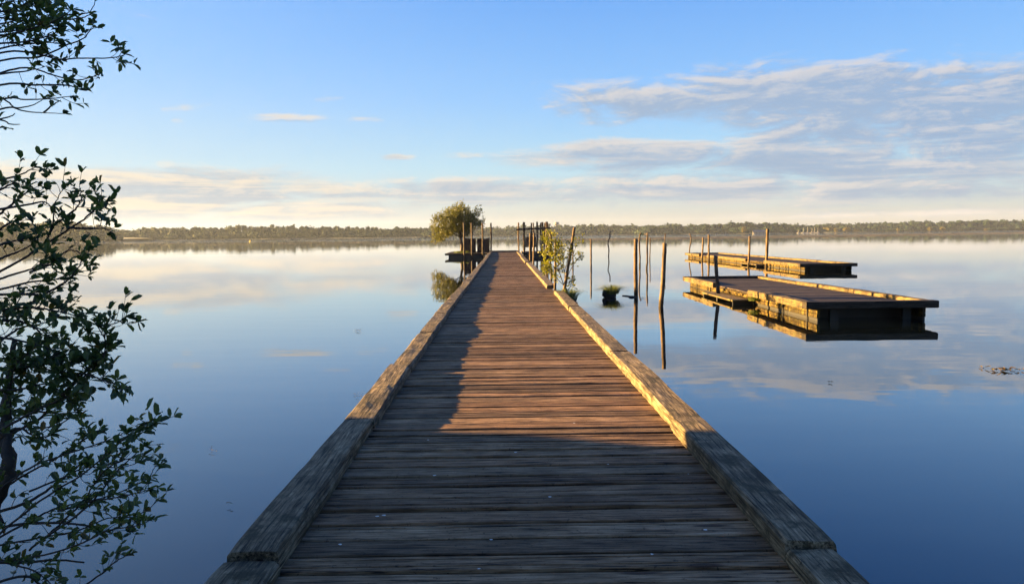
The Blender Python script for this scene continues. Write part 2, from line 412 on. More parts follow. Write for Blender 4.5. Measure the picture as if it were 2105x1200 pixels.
# ------------------------------------------------------------------ jetty
DECK = 0.37
CURB = 0.092
END_Y = 66.5
jetty = tag(empty('jetty', (0.12, 2.0, 0)), 'long straight boardwalk of weathered cross planks with low timber kerbs leading out over the lake', 'boardwalk')
def lx(y): return -1.03 + 0.05*min(1, max(0, (y-12)/20)) + 0.012*math.sin(y*0.33)
def rx(y): return 1.275 if y < 19.3 else 1.17
dk = MB()
y = -3.0
while y < END_Y - 0.15:
    wdt = rnd.uniform(0.145, 0.176) if y < 60 else 0.17
    gap = rnd.choice([0.022, 0.026, 0.030, 0.034]) if rnd.random() > 0.07 else 0.042
    x0 = -1.24 + rnd.uniform(-0.02, 0.02); x1 = (1.50 if y < 19.6 else 1.36) + rnd.uniform(-0.02, 0.02)
    ng = rnd.choice([0, 1, 1, 2, 2])
    gr = sorted(rnd.uniform(0.2, 0.8) for _ in range(ng))
    prof = [(0.0, -0.055), (0.0, -0.006), (0.003, -0.0015), (0.008, 0.0)]
    for g in gr:
        gw = rnd.uniform(0.003, 0.006); gd = rnd.uniform(0.008, 0.015)
        c = g*wdt
        prof += [(c-gw*1.6, 0.0), (c, -gd), (c+gw*1.6, 0.0)]
    prof += [(wdt-0.012, 0.0), (wdt-0.005, -0.002), (wdt, -0.008), (wdt, -0.055)]
    cup = rnd.uniform(-0.004, 0.003); tilt = rnd.uniform(-0.008, 0.008); zj = rnd.uniform(-0.005, 0.004)
    skew = rnd.uniform(-0.012, 0.012)
    NS = 10 if y < 22 else 3
    vs = []; fs = []; n = len(prof); sd0 = rnd.random()*100
    for i in range(NS+1):
        t = i/NS; x = x0 + (x1-x0)*t
        for (py, pz) in prof:
            u = py/wdt - 0.5
            edge = 0.004*mn.noise(Vector((x*3.0, sd0, u*2)))
            vs.append((x, y + py + skew*(t-0.5) + edge, DECK + pz + zj + cup*(1-4*u*u) + tilt*u + 0.004*mn.noise(Vector((x*0.9, sd0, 5)))))
    for i in range(NS):
        for k in range(n-1): fs.append((i*n+k, i*n+k+1, (i+1)*n+k+1, (i+1)*n+k)[::-1])
        fs.append((i*n+n-1, i*n, (i+1)*n, (i+1)*n+n-1)[::-1])
    fs.append(tuple(range(n))[::-1]); fs.append(tuple(NS*n + k for k in range(n)))
    dk.add(vs, fs)
    y += wdt + gap
nb = len(dk.f)
for (px, py) in [(790,1060),(775,1062),(1415,975),(893,978),(1010,1110),(1130,1022),(700,1120),(1250,955),(1450,1090),(985,1170),(1340,1140),(1060,930),(1180,870),(880,905)]:
    c = at(px, py, DECK + .002); r0 = rnd.uniform(.004, .010)
    dk.add([(c.x + r0*math.cos(t)*rnd.uniform(.6,1.6), c.y + r0*math.sin(t)*rnd.uniform(.6,1.3), DECK + .007) for t in [k*math.pi/4 for k in range(8)]], [tuple(range(8))])
do = dk.build('deck', M['deck'], jetty)
do.data.materials.append(plain('dropping', (0.5,0.5,0.48), 0.8, 0.2))
for pg in list(do.data.polygons)[nb:]: pg.material_index = 1

def curb_beam(p0, p1, wdt, z0, z1, mat, parent, inner, seed, wob=0.007, name='curb_beam', step=0.14, extra=0.0):
    """hewn beam from p0 to p1 (inner bottom edge); inner = +1 if the beam lies on the +x side"""
    p0 = Vector((p0[0], p0[1], 0)); p1 = Vector((p1[0], p1[1], 0))
    d = p1 - p0; L = d.length; d /= L; sdir = Vector((d.y, -d.x, 0))*inner
    ns = max(3, int(L/step)); prof = []
    c = 0.016
    prof = [(0, 0), (0, 0.5), (0.0, 1-c/ (z1-z0)), (c*0.9, 1.0), (wdt*0.33, 1.0), (wdt*0.66, 1.0), (wdt-c*0.9, 1.0), (wdt, 1-c/(z1-z0)), (wdt, 0.5), (wdt, 0)]
    vs = []; fs = []; n = len(prof)
    for i in range(ns+1):
        t = i/ns; s = t*L
        e = 0.0
        for k, (u, h) in enumerate(prof):
            q = p0 + d*s + sdir*u
            nz = mn.noise(Vector((s*0.9 + seed*7.3, u*3.0, seed)))*1.3 + 0.5*mn.noise(Vector((s*3.7 + seed*3.1, u*9, seed)))
            nx = mn.noise(Vector((s*0.7 + seed*2.3, h*2, seed + 40)))
            z = z0 + (z1-z0)*h
            if h > 0.4: z += nz*wob*1.3 + extra*(t-0.5)
            q += sdir*(nx*wob*1.5 if u < wdt*0.5 else nx*wob*2.2)
            # ends worn
            if (i == 0 or i == ns) and h > 0.7: z -= 0.006; q += d*(0.012 if i == 0 else -0.012)
            if (i == 0 or i == ns): q += d*(0.012*mn.noise(Vector((u*20, h*4, seed + i))))
            vs.append((q.x, q.y, z))
    for i in range(ns):
        for k in range(n):
            f = (i*n+k, i*n+(k+1) % n, (i+1)*n+(k+1) % n, (i+1)*n+k)
            fs.append(f if inner < 0 else f[::-1])
    a = tuple(range(n)); bq = tuple(ns*n + k for k in range(n))
    fs.append(a[::-1] if inner < 0 else a); fs.append(bq if inner < 0 else bq[::-1])
    mbb = MB(); mbb.add(vs, fs)
    return mbb.build(name, mat, parent)

def edge_pt(px, py): return at(px, py, DECK)
# left kerb: joints along the inner edge (distance)
LJ = [-2.6, 0.7, 3.24, 5.72, 8.15, 10.9, 13.6, 16.4, 20.0, 23.6, 27.5, 31.8, 36.5, 41.5, 47.0, 53.0, 59.0, 65.2]
for i in range(len(LJ)-1):
    a, bb = LJ[i] + 0.010, LJ[i+1] - 0.010
    o = rnd.uniform(-0.012, 0.012)
    curb_beam((lx(a)+o, a), (lx(bb)+o + rnd.uniform(-.012,.012), bb), (0.25 if i < 2 else rnd.uniform(0.215, 0.235)), DECK - 0.004 - i % 2*0.001, DECK + CURB + (-.022 if i == 1 else rnd.uniform(-0.010, 0.014)), M['curb'], jetty, -1, i + 1.0, wob=0.012, extra=rnd.uniform(-.014,.014))
RJ = [-2.6, 0.75, 3.27, 5.6, 8.9, 11.1, 14.6, 16.6, 18.9]
for i in range(len(RJ)-1):
    a, bb = RJ[i] + 0.006, RJ[i+1] - 0.006
    o = rnd.uniform(-0.012, 0.012)
    curb_beam((rx(a)+o, a), (rx(bb)+o, bb), rnd.uniform(0.215, 0.24), DECK - 0.004, DECK + CURB + (-.016 if i == 1 else rnd.uniform(-0.008, 0.012)), M['curb'], jetty, 1, i + 41.0, wob=0.006)
for i, (a, bb, o) in enumerate([(20.6, 38.2, 0.03), (39.2, 48.0, -0.03), (49.5, 64.5, 0.0)]):
    curb_beam((rx(a)+o, a), (rx(bb)+o-0.02, bb), 0.24, DECK - 0.004, DECK + CURB + 0.01, M['curb'], jetty, 1, i + 71.0, wob=0.008, step=0.3)
e = MB(); e.box((-1.24, END_Y - 0.12, DECK - 0.02), (1.38, END_Y + 0.1, DECK + 0.12), 0.012); e.build('end_beam', M['raft_end_shaded'], jetty)
for xx in (-1.12, 0.1, 1.22):
    e = MB(); e.box((xx - 0.06, -2.8, DECK - 0.25), (xx + 0.06, END_Y - 0.13, DECK - 0.058)); e.build('joist', M['under'], jetty)
k = 0
for yy in np.arange(1.0, 66, 5.0):
    for xx in (-1.18, 1.30 if yy < 19 else 1.2):
        e = MB(); e.tube([(xx, yy, -0.9), (xx, yy, DECK - 0.06)], 0.075, 8); e.build('pile', M['under'], jetty)

# ------------------------------------------------------------------ floating rafts
def raft(loc, wdt, lng, ztop, label, gaps, tilt=0.0, inset=0.28, step_at=None, group='moored timber rafts', endbeam=True):
    """low timber raft: overhanging frame of beams round a plank deck on an inset hull"""
    x0, y0 = loc
    root = tag(empty('raft', (x0 + wdt/2, y0 + lng/2, 0)), label, 'raft', group)
    x1, y1 = x0 + wdt, y0 + lng
    zb = ztop - 0.155; bw = 0.22; zd = ztop - 0.085
    seed = rnd.random()*50
    # deck
    d = MB(); y = y0 + bw + 0.004
    while y < y1 - bw - 0.15:
        wd = rnd.uniform(0.15, 0.19)
        zj = rnd.uniform(-0.004, 0.004)
        d.box((x0 + bw*0.6, y, zd - 0.04 + zj), (x1 - bw*0.6, y + wd, zd + zj), 0.006); y += wd + 0.012
    d.build('deck', M['raft_deck'], root)
    # near and far end beams
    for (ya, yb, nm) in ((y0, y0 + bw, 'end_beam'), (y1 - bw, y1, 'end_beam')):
        e = MB(); e.box((x0, ya, zb), (x1, yb, ztop), 0.014); e.build(nm, M['raft_end_shaded'], root)
    # side beams, left with its openings, right in lengths
    prev = y0 + bw + 0.004
    segs = []
    for (ga, gb) in gaps: segs.append((prev, ga)); prev = gb
    segs.append((prev, y1 - bw - 0.004))
    for i, (a, bq) in enumerate(segs):
        curb_beam((x0 + bw, a), (x0 + bw, bq), bw, zb, ztop + rnd.uniform(-.008,.004), M['raft_curb'], root, -1, seed + i, wob=0.006, name='side_beam', step=0.3)
    nseg = max(3, int(lng/3.5)); ee = np.linspace(y0 + bw + 0.004, y1 - bw - 0.004, nseg + 1)
    for i in range(nseg):
        curb_beam((x1 - bw, ee[i] + .01), (x1 - bw, ee[i+1] - .01), bw, zb, ztop + rnd.uniform(-.012,.006), M['raft_curb'], root, 1, seed + 20 + i, wob=0.008, name='side_beam', step=0.3)
    # hull: side walls of stacked boards with battens, dark recessed ends
    hx0, hx1 = x0 + inset, x1 - inset
    for sgn, hx in ((-1, hx0), (1, hx1)):
        s_ = MB(); zz = zb - 0.003
        rows = [(zb - 0.003, zb - 0.105), (zb - 0.109, 0.035)]
        for (za, zc) in rows:
            yy = y0 + 0.06
            while yy < y1 - 0.1:
                l2 = min(rnd.uniform(2.2, 4.2), y1 - 0.05 - yy)
                jo = rnd.uniform(0, 0.012)
                s_.box((hx - 0.03 - (jo if sgn < 0 else 0), yy, zc), (hx + 0.03 + (jo if sgn > 0 else 0), yy + l2 - 0.01, za), 0.005); yy += l2
        hs = s_.build('hull_side', M['raft_side'], root)
        wl = MB(); wl.box((hx - 0.022, y0 + .06, -.25), (hx + .022, y1 - .06, .032)); wl.build('waterline_board', M['under'], hs)
        if sgn < 0:
            yy = y0 + 0.5
            while yy < y1 - 0.4:
                b2 = MB(); b2.box((hx - 0.062, yy, -0.2), (hx - 0.043, yy + rnd.uniform(0.02, 0.045), zb - 0.006), 0.003); yy += rnd.uniform(0.6, 2.4)
                b2.build('batten', M['under'], hs)
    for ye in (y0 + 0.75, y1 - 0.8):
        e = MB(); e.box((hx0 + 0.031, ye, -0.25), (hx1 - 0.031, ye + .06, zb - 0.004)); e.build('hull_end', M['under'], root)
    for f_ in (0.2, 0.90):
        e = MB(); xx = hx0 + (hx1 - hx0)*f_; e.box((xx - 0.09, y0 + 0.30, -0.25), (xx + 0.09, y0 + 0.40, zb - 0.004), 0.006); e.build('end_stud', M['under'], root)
    # low boards showing in the openings of the kerb and a boarding step at the water
    for (ga, gb) in gaps:
        p = MB(); yy = ga + 0.02
        while yy < gb - 0.1:
            wd = rnd.uniform(0.07, 0.15)
            p.box((x0 + 0.09, yy, zb - rnd.uniform(0.0, 0.05)), (x0 + 0.15, yy + wd, zd - 0.045 + rnd.uniform(-0.01, 0.005)), 0.005); yy += wd + 0.008
        p.build('side_boards', M['raft_side'], root)
    if step_at:
        (sa, sb) = step_at
        st = MB()
        for i in range(3):
            st.box((x0 - 0.36 + i*0.19, sa, 0.07), (x0 - 0.18 + i*0.19, sb, 0.12), 0.008)
        sp = st.build('boarding_step', M['raft_curb'], root)
        for yy in (sa + 0.08, (sa + sb)/2, sb - 0.12):
            br = MB(); br.box((x0 - 0.32, yy, -0.1), (x0 + 0.2, yy + 0.09, 0.067), 0.006); br.build('bracket', M['under'], sp)
    root.rotation_euler.x = tilt
    return root
raft((6.30, 15.35), 2.78, 10.7, 0.385, 'nearer timber raft right of the boardwalk with golden lit side and a boarding step', [(19.1, 22.3)], tilt=-0.0055, step_at=(19.2, 22.2))
raft((14.1, 35.2), 2.75, 22.5, 0.35, 'longer timber raft farther out behind the other raft with two openings in its kerb', [(40.2, 43.2), (51.5, 53.5)], tilt=-0.001, step_at=(40.3, 43.0))

# tuft of weed on the raft step
def grass_tuft(c, r, h, n, name='grass', lean=0.6, w_=0.006):
    mb = MB()
    for i in range(n):
        a = rnd.uniform(0, 2*math.pi); rr = r*math.sqrt(rnd.random())
        p = Vector((c[0] + rr*math.cos(a), c[1] + rr*math.sin(a), c[2]))
        hh = h*rnd.uniform(0.5, 1.1); ln = lean*rnd.uniform(0.2, 1.2)*hh*(0.3 + rr/r)
        dr = Vector((math.cos(a + rnd.uniform(-.6,.6)), math.sin(a + rnd.uniform(-.6,.6)), 0)); sdv = Vector((-dr.y, dr.x, 0))*w_*rnd.uniform(.6,1.3)
        m1 = p + Vector((0,0,hh*0.55)) + dr*ln*0.3; m2 = p + Vector((0,0,hh*(0.95 - 0.25*ln/hh))) + dr*ln; tp = p + Vector((0,0,hh*(0.9 - 0.5*ln/hh))) + dr*ln*1.7
        mb.add([p - sdv, p + sdv, m1 - sdv*.8, m1 + sdv*.8, m2 - sdv*.5, m2 + sdv*.5, tp], [(0,1,3,2), (2,3,5,4), (4,5,6)])
    return mb
tag(grass_tuft((6.42, 18.95, 0.12), 0.14, 0.13, 160).build('grass_tuft', M['grass']), 'small bright green tuft growing at the boarding step of the nearer raft', 'grass tuft')

# ------------------------------------------------------------------ posts
def smoothpath(pts, n=14, jit=0.0):
    pts = [Vector(p) for p in pts]; outp = []
    for i in range(len(pts)-1):
        p0 = pts[max(i-1,0)]; p1 = pts[i]; p2 = pts[i+1]; p3 = pts[min(i+2, len(pts)-1)]
        steps = max(2, n//(len(pts)-1))
        for k in range(steps):
            t = k/steps
            outp.append(0.5*((2*p1) + (p2-p0)*t + (2*p0-5*p1+4*p2-p3)*t*t + (3*p1-p0-3*p2+p3)*t**3))
    outp.append(pts[-1])
    if jit:
        outp = [p + Vector((rnd.uniform(-jit,jit), rnd.uniform(-jit,jit), 0)) for p in outp]
    return outp
def post(pts, wy, dia, label, mat='post', group='poles standing in the lake', cat='pole', name='mooring_pole', jit=0.004, z0=-0.6, dist=None, leany=0.0, cap=True):
    """pts photo pixels top to waterline; wy waterline pixel row gives the distance"""
    if dist is None: dist = at(pts[-1][0], wy, 0.0).y
    P = [far(x, y, dist) for x, y in pts]
    base = Vector((P[-1].x, P[-1].y, 0))
    lowp = P[-1] + (P[-1] - P[-2]).normalized()*max(0.2, (P[-1].z - z0))
    path = smoothpath(P + [lowp], 16, jit)
    for i, p in enumerate(path): p.y += leany*(p.z)
    n = len(path)
    rad = [dia*0.5*(0.86 + 0.2*i/n + rnd.uniform(-.05,.05)) for i in range(n)]
    mb = MB(); mb.tube(path, rad, 9)
    root = mb.build(name, M[mat], smooth=True)
    tag(root, label, cat, group)
    return root, path
def mpx(px, d): return px*d/F
G = 'poles standing in the lake'
post([(1307,491),(1306.6,550),(1307.5,610)], 610, 0.125, 'straight thick golden pole rising from open water right of the round grass clump')
post([(1366,499.5),(1365,540),(1362,590),(1358.5,631)], 631, 0.12, 'slightly bent thick pole nearest in the open water, its foot lowest in the picture', jit=0.006)
post([(1214.6,491.6),(1214.8,520),(1215,553)], 553, 0.10, 'slim straight pole alone in the water just right of the leafy willow bush')
post([(1254,474),(1253.5,488),(1249.8,498),(1251.5,512),(1251,527)], 527, 0.10, 'thin crooked pole with a kink near its top, above the grass clump', 'post_grey')
post([(1318,478),(1314.6,488),(1314.4,515),(1315.5,530),(1315,548)], 548, 0.10, 'thin curved pole hooked at its top just behind the thick golden pole', 'post_grey', jit=0.008)
post([(1331,478),(1330.4,505),(1330.5,535),(1329.3,553)], 553, 0.10, 'knobbly upright pole between the curved pole and the thin stake', 'post_grey', jit=0.010)
post([(1336.6,488),(1336.4,510),(1335.6,534)], 534, 0.085, 'thin straight stake close behind the knobbly pole', 'post_grey')
post([(1368,479.7),(1366.4,500),(1366.8,537)], 537, 0.075, 'thin stick showing above the bent thick pole in front of it', 'post_grey', jit=0.008)
post([(1418,480),(1421,492),(1418,508),(1416.5,529)], 529, 0.10, 'crooked thin pole at the far left corner of the longer raft', 'post_grey')
post([(1445.4,488),(1444.5,510),(1443,535)], 535, 0.13, 'plain pole beside the taller one at the left end of the longer raft')
post([(1457,482.5),(1457,510),(1457,537)], 537, 0.14, 'tall straight pole near the left end of the longer raft')
post([(1541,485.7),(1540.4,515),(1538.5,547)], 547, 0.125, 'pole against the middle of the longer raft beside its step')
post([(1577.7,470.5),(1577,505),(1575,549)], 549, 0.165, 'tallest thick pole rising in front of the longer raft')
post([(1470.4,525),(1473,560),(1475.5,590),(1476.8,611)], 611, 0.115, 'leaning dark pole at the boarding step of the nearer raft', 'post_grey')
post([(1142,495),(1141.6,540),(1141,600)], 600, 0.0, 'x') if False else None
post([(1177.6,500),(1177.6,520),(1177.6,543)], 543, 0.09, 'slender grey pole behind the right side of the leafy willow bush', 'post_grey')
# poles standing against the boardwalk
post([(1181,467.5),(1173.5,515),(1166,560),(1158.5,604)], None, 0.082, 'stout leaning pole crossing in front of the leafy willow bush beside the boardwalk', dist=18.7, group='poles beside the boardwalk')
post([(1142,495),(1141.6,540),(1141,600)], None, 0.075, 'short upright pole at the break in the right kerb before the willow bush', dist=20.4, group='poles beside the boardwalk')
post([(1090.2,479),(1089.6,505),(1090,540)], None, 0.11, 'left one of two short poles close together at the far right kerb', dist=41.0, group='poles beside the boardwalk')
post([(1098,479),(1097.6,505),(1096.6,543)], None, 0.11, 'right one of two short poles close together at the far right kerb', dist=39.0, group='poles beside the boardwalk')
# twig hanging between the two crooked poles
d_ = at(1315, 548).y
mb = MB(); mb.tube(smoothpath([far(1316,481,d_), far(1323,482.5,d_), far(1331,480,d_ - 0.4)], 8, 0.01), 0.018, 6)
tag(mb.build('dead_branch', M['post_grey']), 'thin dead branch lodged between the tops of two crooked poles', 'branch')

# ------------------------------------------------------------------ end of the jetty: two landing rafts
def landing(x0, x1, y0, y1, label, flip):
    root = tag(empty('landing_raft', ((x0+x1)/2, (y0+y1)/2, 0)), label, 'raft', 'landing rafts at the jetty end')
    zt = DECK
    d = MB(); y = y0 + 0.22
    while y < y1 - 0.3:
        wd = rnd.uniform(.16,.2); d.box((x0 + .2, y, zt - .07), (x1 - .2, y + wd, zt - .02 + rnd.uniform(-.004,.004)), .005); y += wd + .012
    d.build('deck', M['raft_deck'], root)
    for (a, b_) in (((x0, y0), (x1, y0 + .2)), ((x0, y1 - .2), (x1, y1))):
        e = MB(); e.box((a[0], a[1], zt - .15), (b_[0], b_[1], zt), .012); e.build('end_beam', M['raft_end_shaded'], root)
    for xa in (x0, x1 - .2):
        e = MB(); e.box((xa, y0 + .203, zt - .15), (xa + .2, y1 - .203, zt - .002), .012); e.build('side_beam', M['raft_curb'], root)
    e = MB(); e.box((x0 + .3, y0 + .06, -.3), (x1 - .3, y1 - .06, zt - .155)); e.build('hull', M['under'], root)
    return root
landing(-4.85, -1.35, 62.0, 69.5, 'dark landing raft left of the jetty end carrying the small tree', -1)
landing(1.65, 4.3, 62.5, 69.0, 'dark landing raft right of the jetty end under the frame of poles', 1)

for i, (px, ty, dd, lab) in enumerate([(953.3, 457.3, 61.9, 'leftmost of the tall thin poles on the left landing raft, next to the tree trunk'),
        (969.3, 458, 61.9, 'tall thin pole in front of the dark timber bin near its left corner'),
        (991.6, 458.2, 61.9, 'tall thin pole in front of the dark timber bin near its right side'),
        (1009.0, 458.3, 66.0, 'tall thin pole at the left corner of the jetty end, right of the dark bin')]):
    P0 = far(px, ty, dd); mb = MB()
    yy = dd
    mb.tube(smoothpath([P0, (P0.x + .01, yy, 1.6), (P0.x - .01, yy, 0.6), (P0.x, yy, -0.4)], 12, .006), .068, 8)
    tag(mb.build('tall_pole', M['post_grey'], smooth=True), lab, 'pole', 'tall poles on the left landing raft')

# frame of poles on the right
fr = tag(empty('pole_frame', (2.9, 64.5, 0)), 'frame of tall poles with a dark crossbar and hanging panel right of the jetty end', 'pole frame')
for (px, ty, dd, r_, mt) in [(1065.8,457.5,66.3,.065,'post'), (1077,456.7,62.6,.095,'post'), (1092.5,458,64.5,.06,'post'), (1096,458,65.5,.06,'post_grey'),
                         (1104,456,64.0,.075,'post_grey'), (1111.7,458,63.0,.06,'post'), (1115.2,456.5,62.6,.085,'post'), (1119.6,458,65,.06,'post_grey'),
                         (1122.2,456,66,.07,'post_grey'), (1124.8,455.8,67,.07,'dark_board')]:
    P0 = far(px, ty, dd); mb = MB()
    mb.tube(smoothpath([P0, (P0.x + rnd.uniform(-.03,.03), dd, 1.7), (P0.x + rnd.uniform(-.03,.03), dd, .7), (P0.x, dd, -.4)], 12, .008), r_, 8)
    mb.build('pole', M[mt], fr, smooth=True)
a = far(1061.7, 472, 62.4); b_ = far(1131.7, 469, 62.4)
mb = MB(); mb.tube([a, (a + b_)/2 + Vector((0,0,.01)), b_], .068, 8); mb.build('crossbar', M['dark_board'], fr)
a = far(1079.7, 486.7, 64.3); b_ = far(1102, 508, 64.3)
mb = MB(); n = 7
for i in range(n):
    xa = a.x + (b_.x - a.x)*i/n; xb = a.x + (b_.x - a.x)*(i + 1)/n - .008
    mb.box((xa, 64.1, b_.z), (xb, 64.14, a.z + rnd.uniform(-.01,.01)), .004)
mb.build('panel', M['dark_board'], fr)
P0 = far(1131, 477, 58); mb = MB()
mb.tube(smoothpath([P0, (P0.x + .04, 58, P0.z - .25), (P0.x + .1, 58, P0.z - .6), (P0.x + .08, 58, 1.0), (P0.x, 58, .3), (P0.x - .02, 58, -.4)], 15, .01), [.05,.06,.075,.09,.1,.105,.1,.09,.08,.075,.07,.07,.07,.07,.07,.07,.07], 8) if False else mb.tube([P0, P0 + Vector((.04,0,-.25)), P0 + Vector((.08,0,-.6)), P0 + Vector((.05,0,-1.0)), P0 + Vector((0,0,-1.6)), P0 + Vector((0,0,-2.6))], [.05,.085,.10,.075,.06,.06], 8)
tag(mb.build('stump_post', M['dark_board'], smooth=True), 'dark swollen old post behind the top of the leafy willow bush', 'post')

# dark timber bin on the left landing raft
bn = tag(empty('timber_bin', (-2.35, 65.3, DECK)), 'dark brown board bin behind the thin poles on the left landing raft', 'bin')
a = far(955.3, 490.7, 64.8); b_ = far(1006, 490.7, 64.8)
X0, X1, ZT = a.x, b_.x, a.z
def board_wall(x0, x1, y0, y1, alongx, skip=None):
    mb = MB(); L = (x1 - x0) if alongx else (y1 - y0); n = max(3, int(L/.15))
    for i in range(n):
        if skip and skip[0] < (i + .5)/n < skip[1]: continue
        t0, t1 = i/n, (i + 1)/n
        zt = ZT + rnd.uniform(-.03, .01) + (.05 if (i in (0, n-1) and alongx) else 0)
        if alongx: mb.box((x0 + L*t0, y0, DECK - .02), (x0 + L*t1 - .006, y1, zt), .004)
        else: mb.box((x0, y0 + L*t0, DECK - .02), (x1, y0 + L*t1 - .006, zt), .004)
    return mb
board_wall(X0, X1, 64.8, 64.84, True, (0.46, 0.50)).build('front_boards', M['dark_board'], bn)
board_wall(X0, X1, 66.0, 66.04, True, (0.46, 0.50)).build('back_boards', M['dark_board'], bn)
board_wall(X0, X0 + .04, 64.85, 65.99, False).build('side_boards', M['dark_board'], bn)
board_wall(X1 - .04, X1, 64.85, 65.99, False).build('side_boards', M['dark_board'], bn)

# ------------------------------------------------------------------ foliage helpers
def leaf(mb, p, d, nrm, L, W, fold=0.25):
    d = d.normalized(); s = d.cross(nrm)
    if s.length < 1e-4: s = d.cross(Vector((0.3,0.8,0.5)))
    s.normalize(); u = s.cross(d)
    a = p; m1 = p + d*L*.33 - u*L*.03; m2 = p + d*L*.78 - u*L*.06; t = p + d*L - u*L*.14
    f = u*W*fold
    mb.add([a, m1 + s*W*.44 + f, m2 + s*W*.40 + f, t, m2 - s*W*.40 + f, m1 - s*W*.44 + f, m1, m2],
           [(0,6,1), (6,7,2,1), (7,3,2), (0,5,6), (6,5,4,7), (7,4,3)])
def rv(): 
    while True:
        v = Vector((rnd.uniform(-1,1), rnd.uniform(-1,1), rnd.uniform(-1,1)))
        if 0.05 < v.length < 1: return v.normalized()
def limb(mb, pts, r0, r1, n=6, sub=10, jit=0.0):
    path = smoothpath(pts, sub, jit); k = len(path)
    mb.tube(path, [r0 + (r1 - r0)*i/(k-1) for i in range(k)], n); return path

# ------------------------------------------------------------------ small tree on the left landing raft
T = Vector((far(948.7, 517, 65.0).x, 65.0, DECK))
tree = tag(empty('small_tree', T), 'round olive gold tree leaning left on the dark landing raft at the jetty end', 'tree')
M['tree_leaf'] = leafmat('tree_leaf', [(0.042,0.054,0.009), (0.092,0.100,0.013), (0.14,0.135,0.016)], 0.35, 0.5, nscale=1.3)
tb = MB(); tl = MB()
s = 65.0/F
def tp(px, py, dy=0.0): 
    q = far(px, py, 65.0 + dy); return q
trunkp = [T + Vector((0,0,-.05)), tp(949.5,505), tp(948,496), tp(946.5,489)]
limb(tb, trunkp, .14, .10, 9, 12)
crown_limbs = []
for (pts, dy) in [([(946.5,489),(938,482),(925,477),(912,468),(900,455)], -.4), ([(946.5,489),(940,475),(930,458),(918,442)], .5), ([(946.5,489),(945,470),(940,450),(938,430)], -.2),
                  ([(946.5,489),(950,475),(955,455),(958,432)], .5), ([(946.5,489),(955,478),(968,465),(980,448)], -.5), ([(946.5,489),(960,482),(975,472),(990,455)], .4),
                  ([(938,482),(922,480),(908,478),(897,475)], -.2), ([(925,477),(912,482),(905,488),(902,495)], .4), ([(940,475),(925,465),(905,450),(895,445)], -.9), ([(950,475),(965,455),(975,440),(985,435)], 1.0),
                  ([(945,470),(948,450),(946,432),(948,420)], 1.2), ([(946,480),(940,468),(935,455),(925,445)], -1.4), ([(946,480),(955,468),(960,455),(970,445)], -1.5), ([(946,480),(950,462),(945,448),(940,440)], -1.6)]:
    P = [tp(x, y, dy*min(1, i/3)) for i, (x, y) in enumerate(pts)]
    crown_limbs.append(limb(tb, P, .055, .015, 6, 10, .02))
def crown_ok(q):                     # outline of the crown, an uneven dome that droops on the left
    u = (q.x - T.x)/s; v = (q.z - CAM.z)/s
    return True
cl = []
for path in crown_limbs:
    for i in range(3, len(path)):
        for _ in range(7):
            c = path[i] + rv()*rnd.uniform(.1, .6)
            cl.append(c)
for _ in range(1150):
    # fill of the dome
    px = rnd.gauss(938, 26); top = 425 + 0.012*(px - 940)**2 + (6 if px > 975 else 0) + rnd.uniform(-4, 8)
    bot = 478 if px > 935 else 478 + min(20, (935 - px)*.75)
    if px < 886 or px > 998: continue
    if px > 960: bot = 470 - (px - 960)*.25
    if top > bot: continue
    cl.append(tp(px, rnd.uniform(top, bot), rnd.uniform(-1.7, 1.7)))
for c in cl:
    tw = rv(); tw.z = abs(tw.z)*.8 + .15
    k = rnd.randint(5, 9); ln = rnd.uniform(.18, .38)
    tb.tube([c - tw*ln*.5, c + tw*ln*.7], [.007, .003], 4, False)
    for i in range(k):
        p = c + tw*ln*rnd.uniform(-.5, .7) + rv()*.06
        d = (tw*.8 + rv()*.9).normalized()
        leaf(tl, p, d, rv(), rnd.uniform(.10, .18), rnd.uniform(.045, .07))
for _ in range(45):                  # upright shoots on the top
    px = rnd.uniform(900, 996); top = 424 + 0.011*(px - 945)**2
    c = tp(px, top + 4, rnd.uniform(-1, 1)); hgt = rnd.uniform(.2, .5); dr = Vector((rnd.uniform(-.25,.25), rnd.uniform(-.2,.2), 1)).normalized()
    tb.tube([c - dr*.2, c + dr*hgt], [.008, .003], 4, False)
    for i in range(12):
        leaf(tl, c + dr*hgt*rnd.uniform(-.2, 1), (dr + rv()*.7).normalized(), rv(), rnd.uniform(.07,.12), .035)
tb.build('trunk', M['bark'], tree, True); tl.build('crown', M['tree_leaf'], tree)
tag(grass_tuft((T.x + .05, T.y - .1, DECK - .03), .7, .22, 500, lean=.5, w_=.012).build('grass_tuft', M['grass']), 'low mossy grass round the foot of the small tree on the landing raft', 'grass tuft')

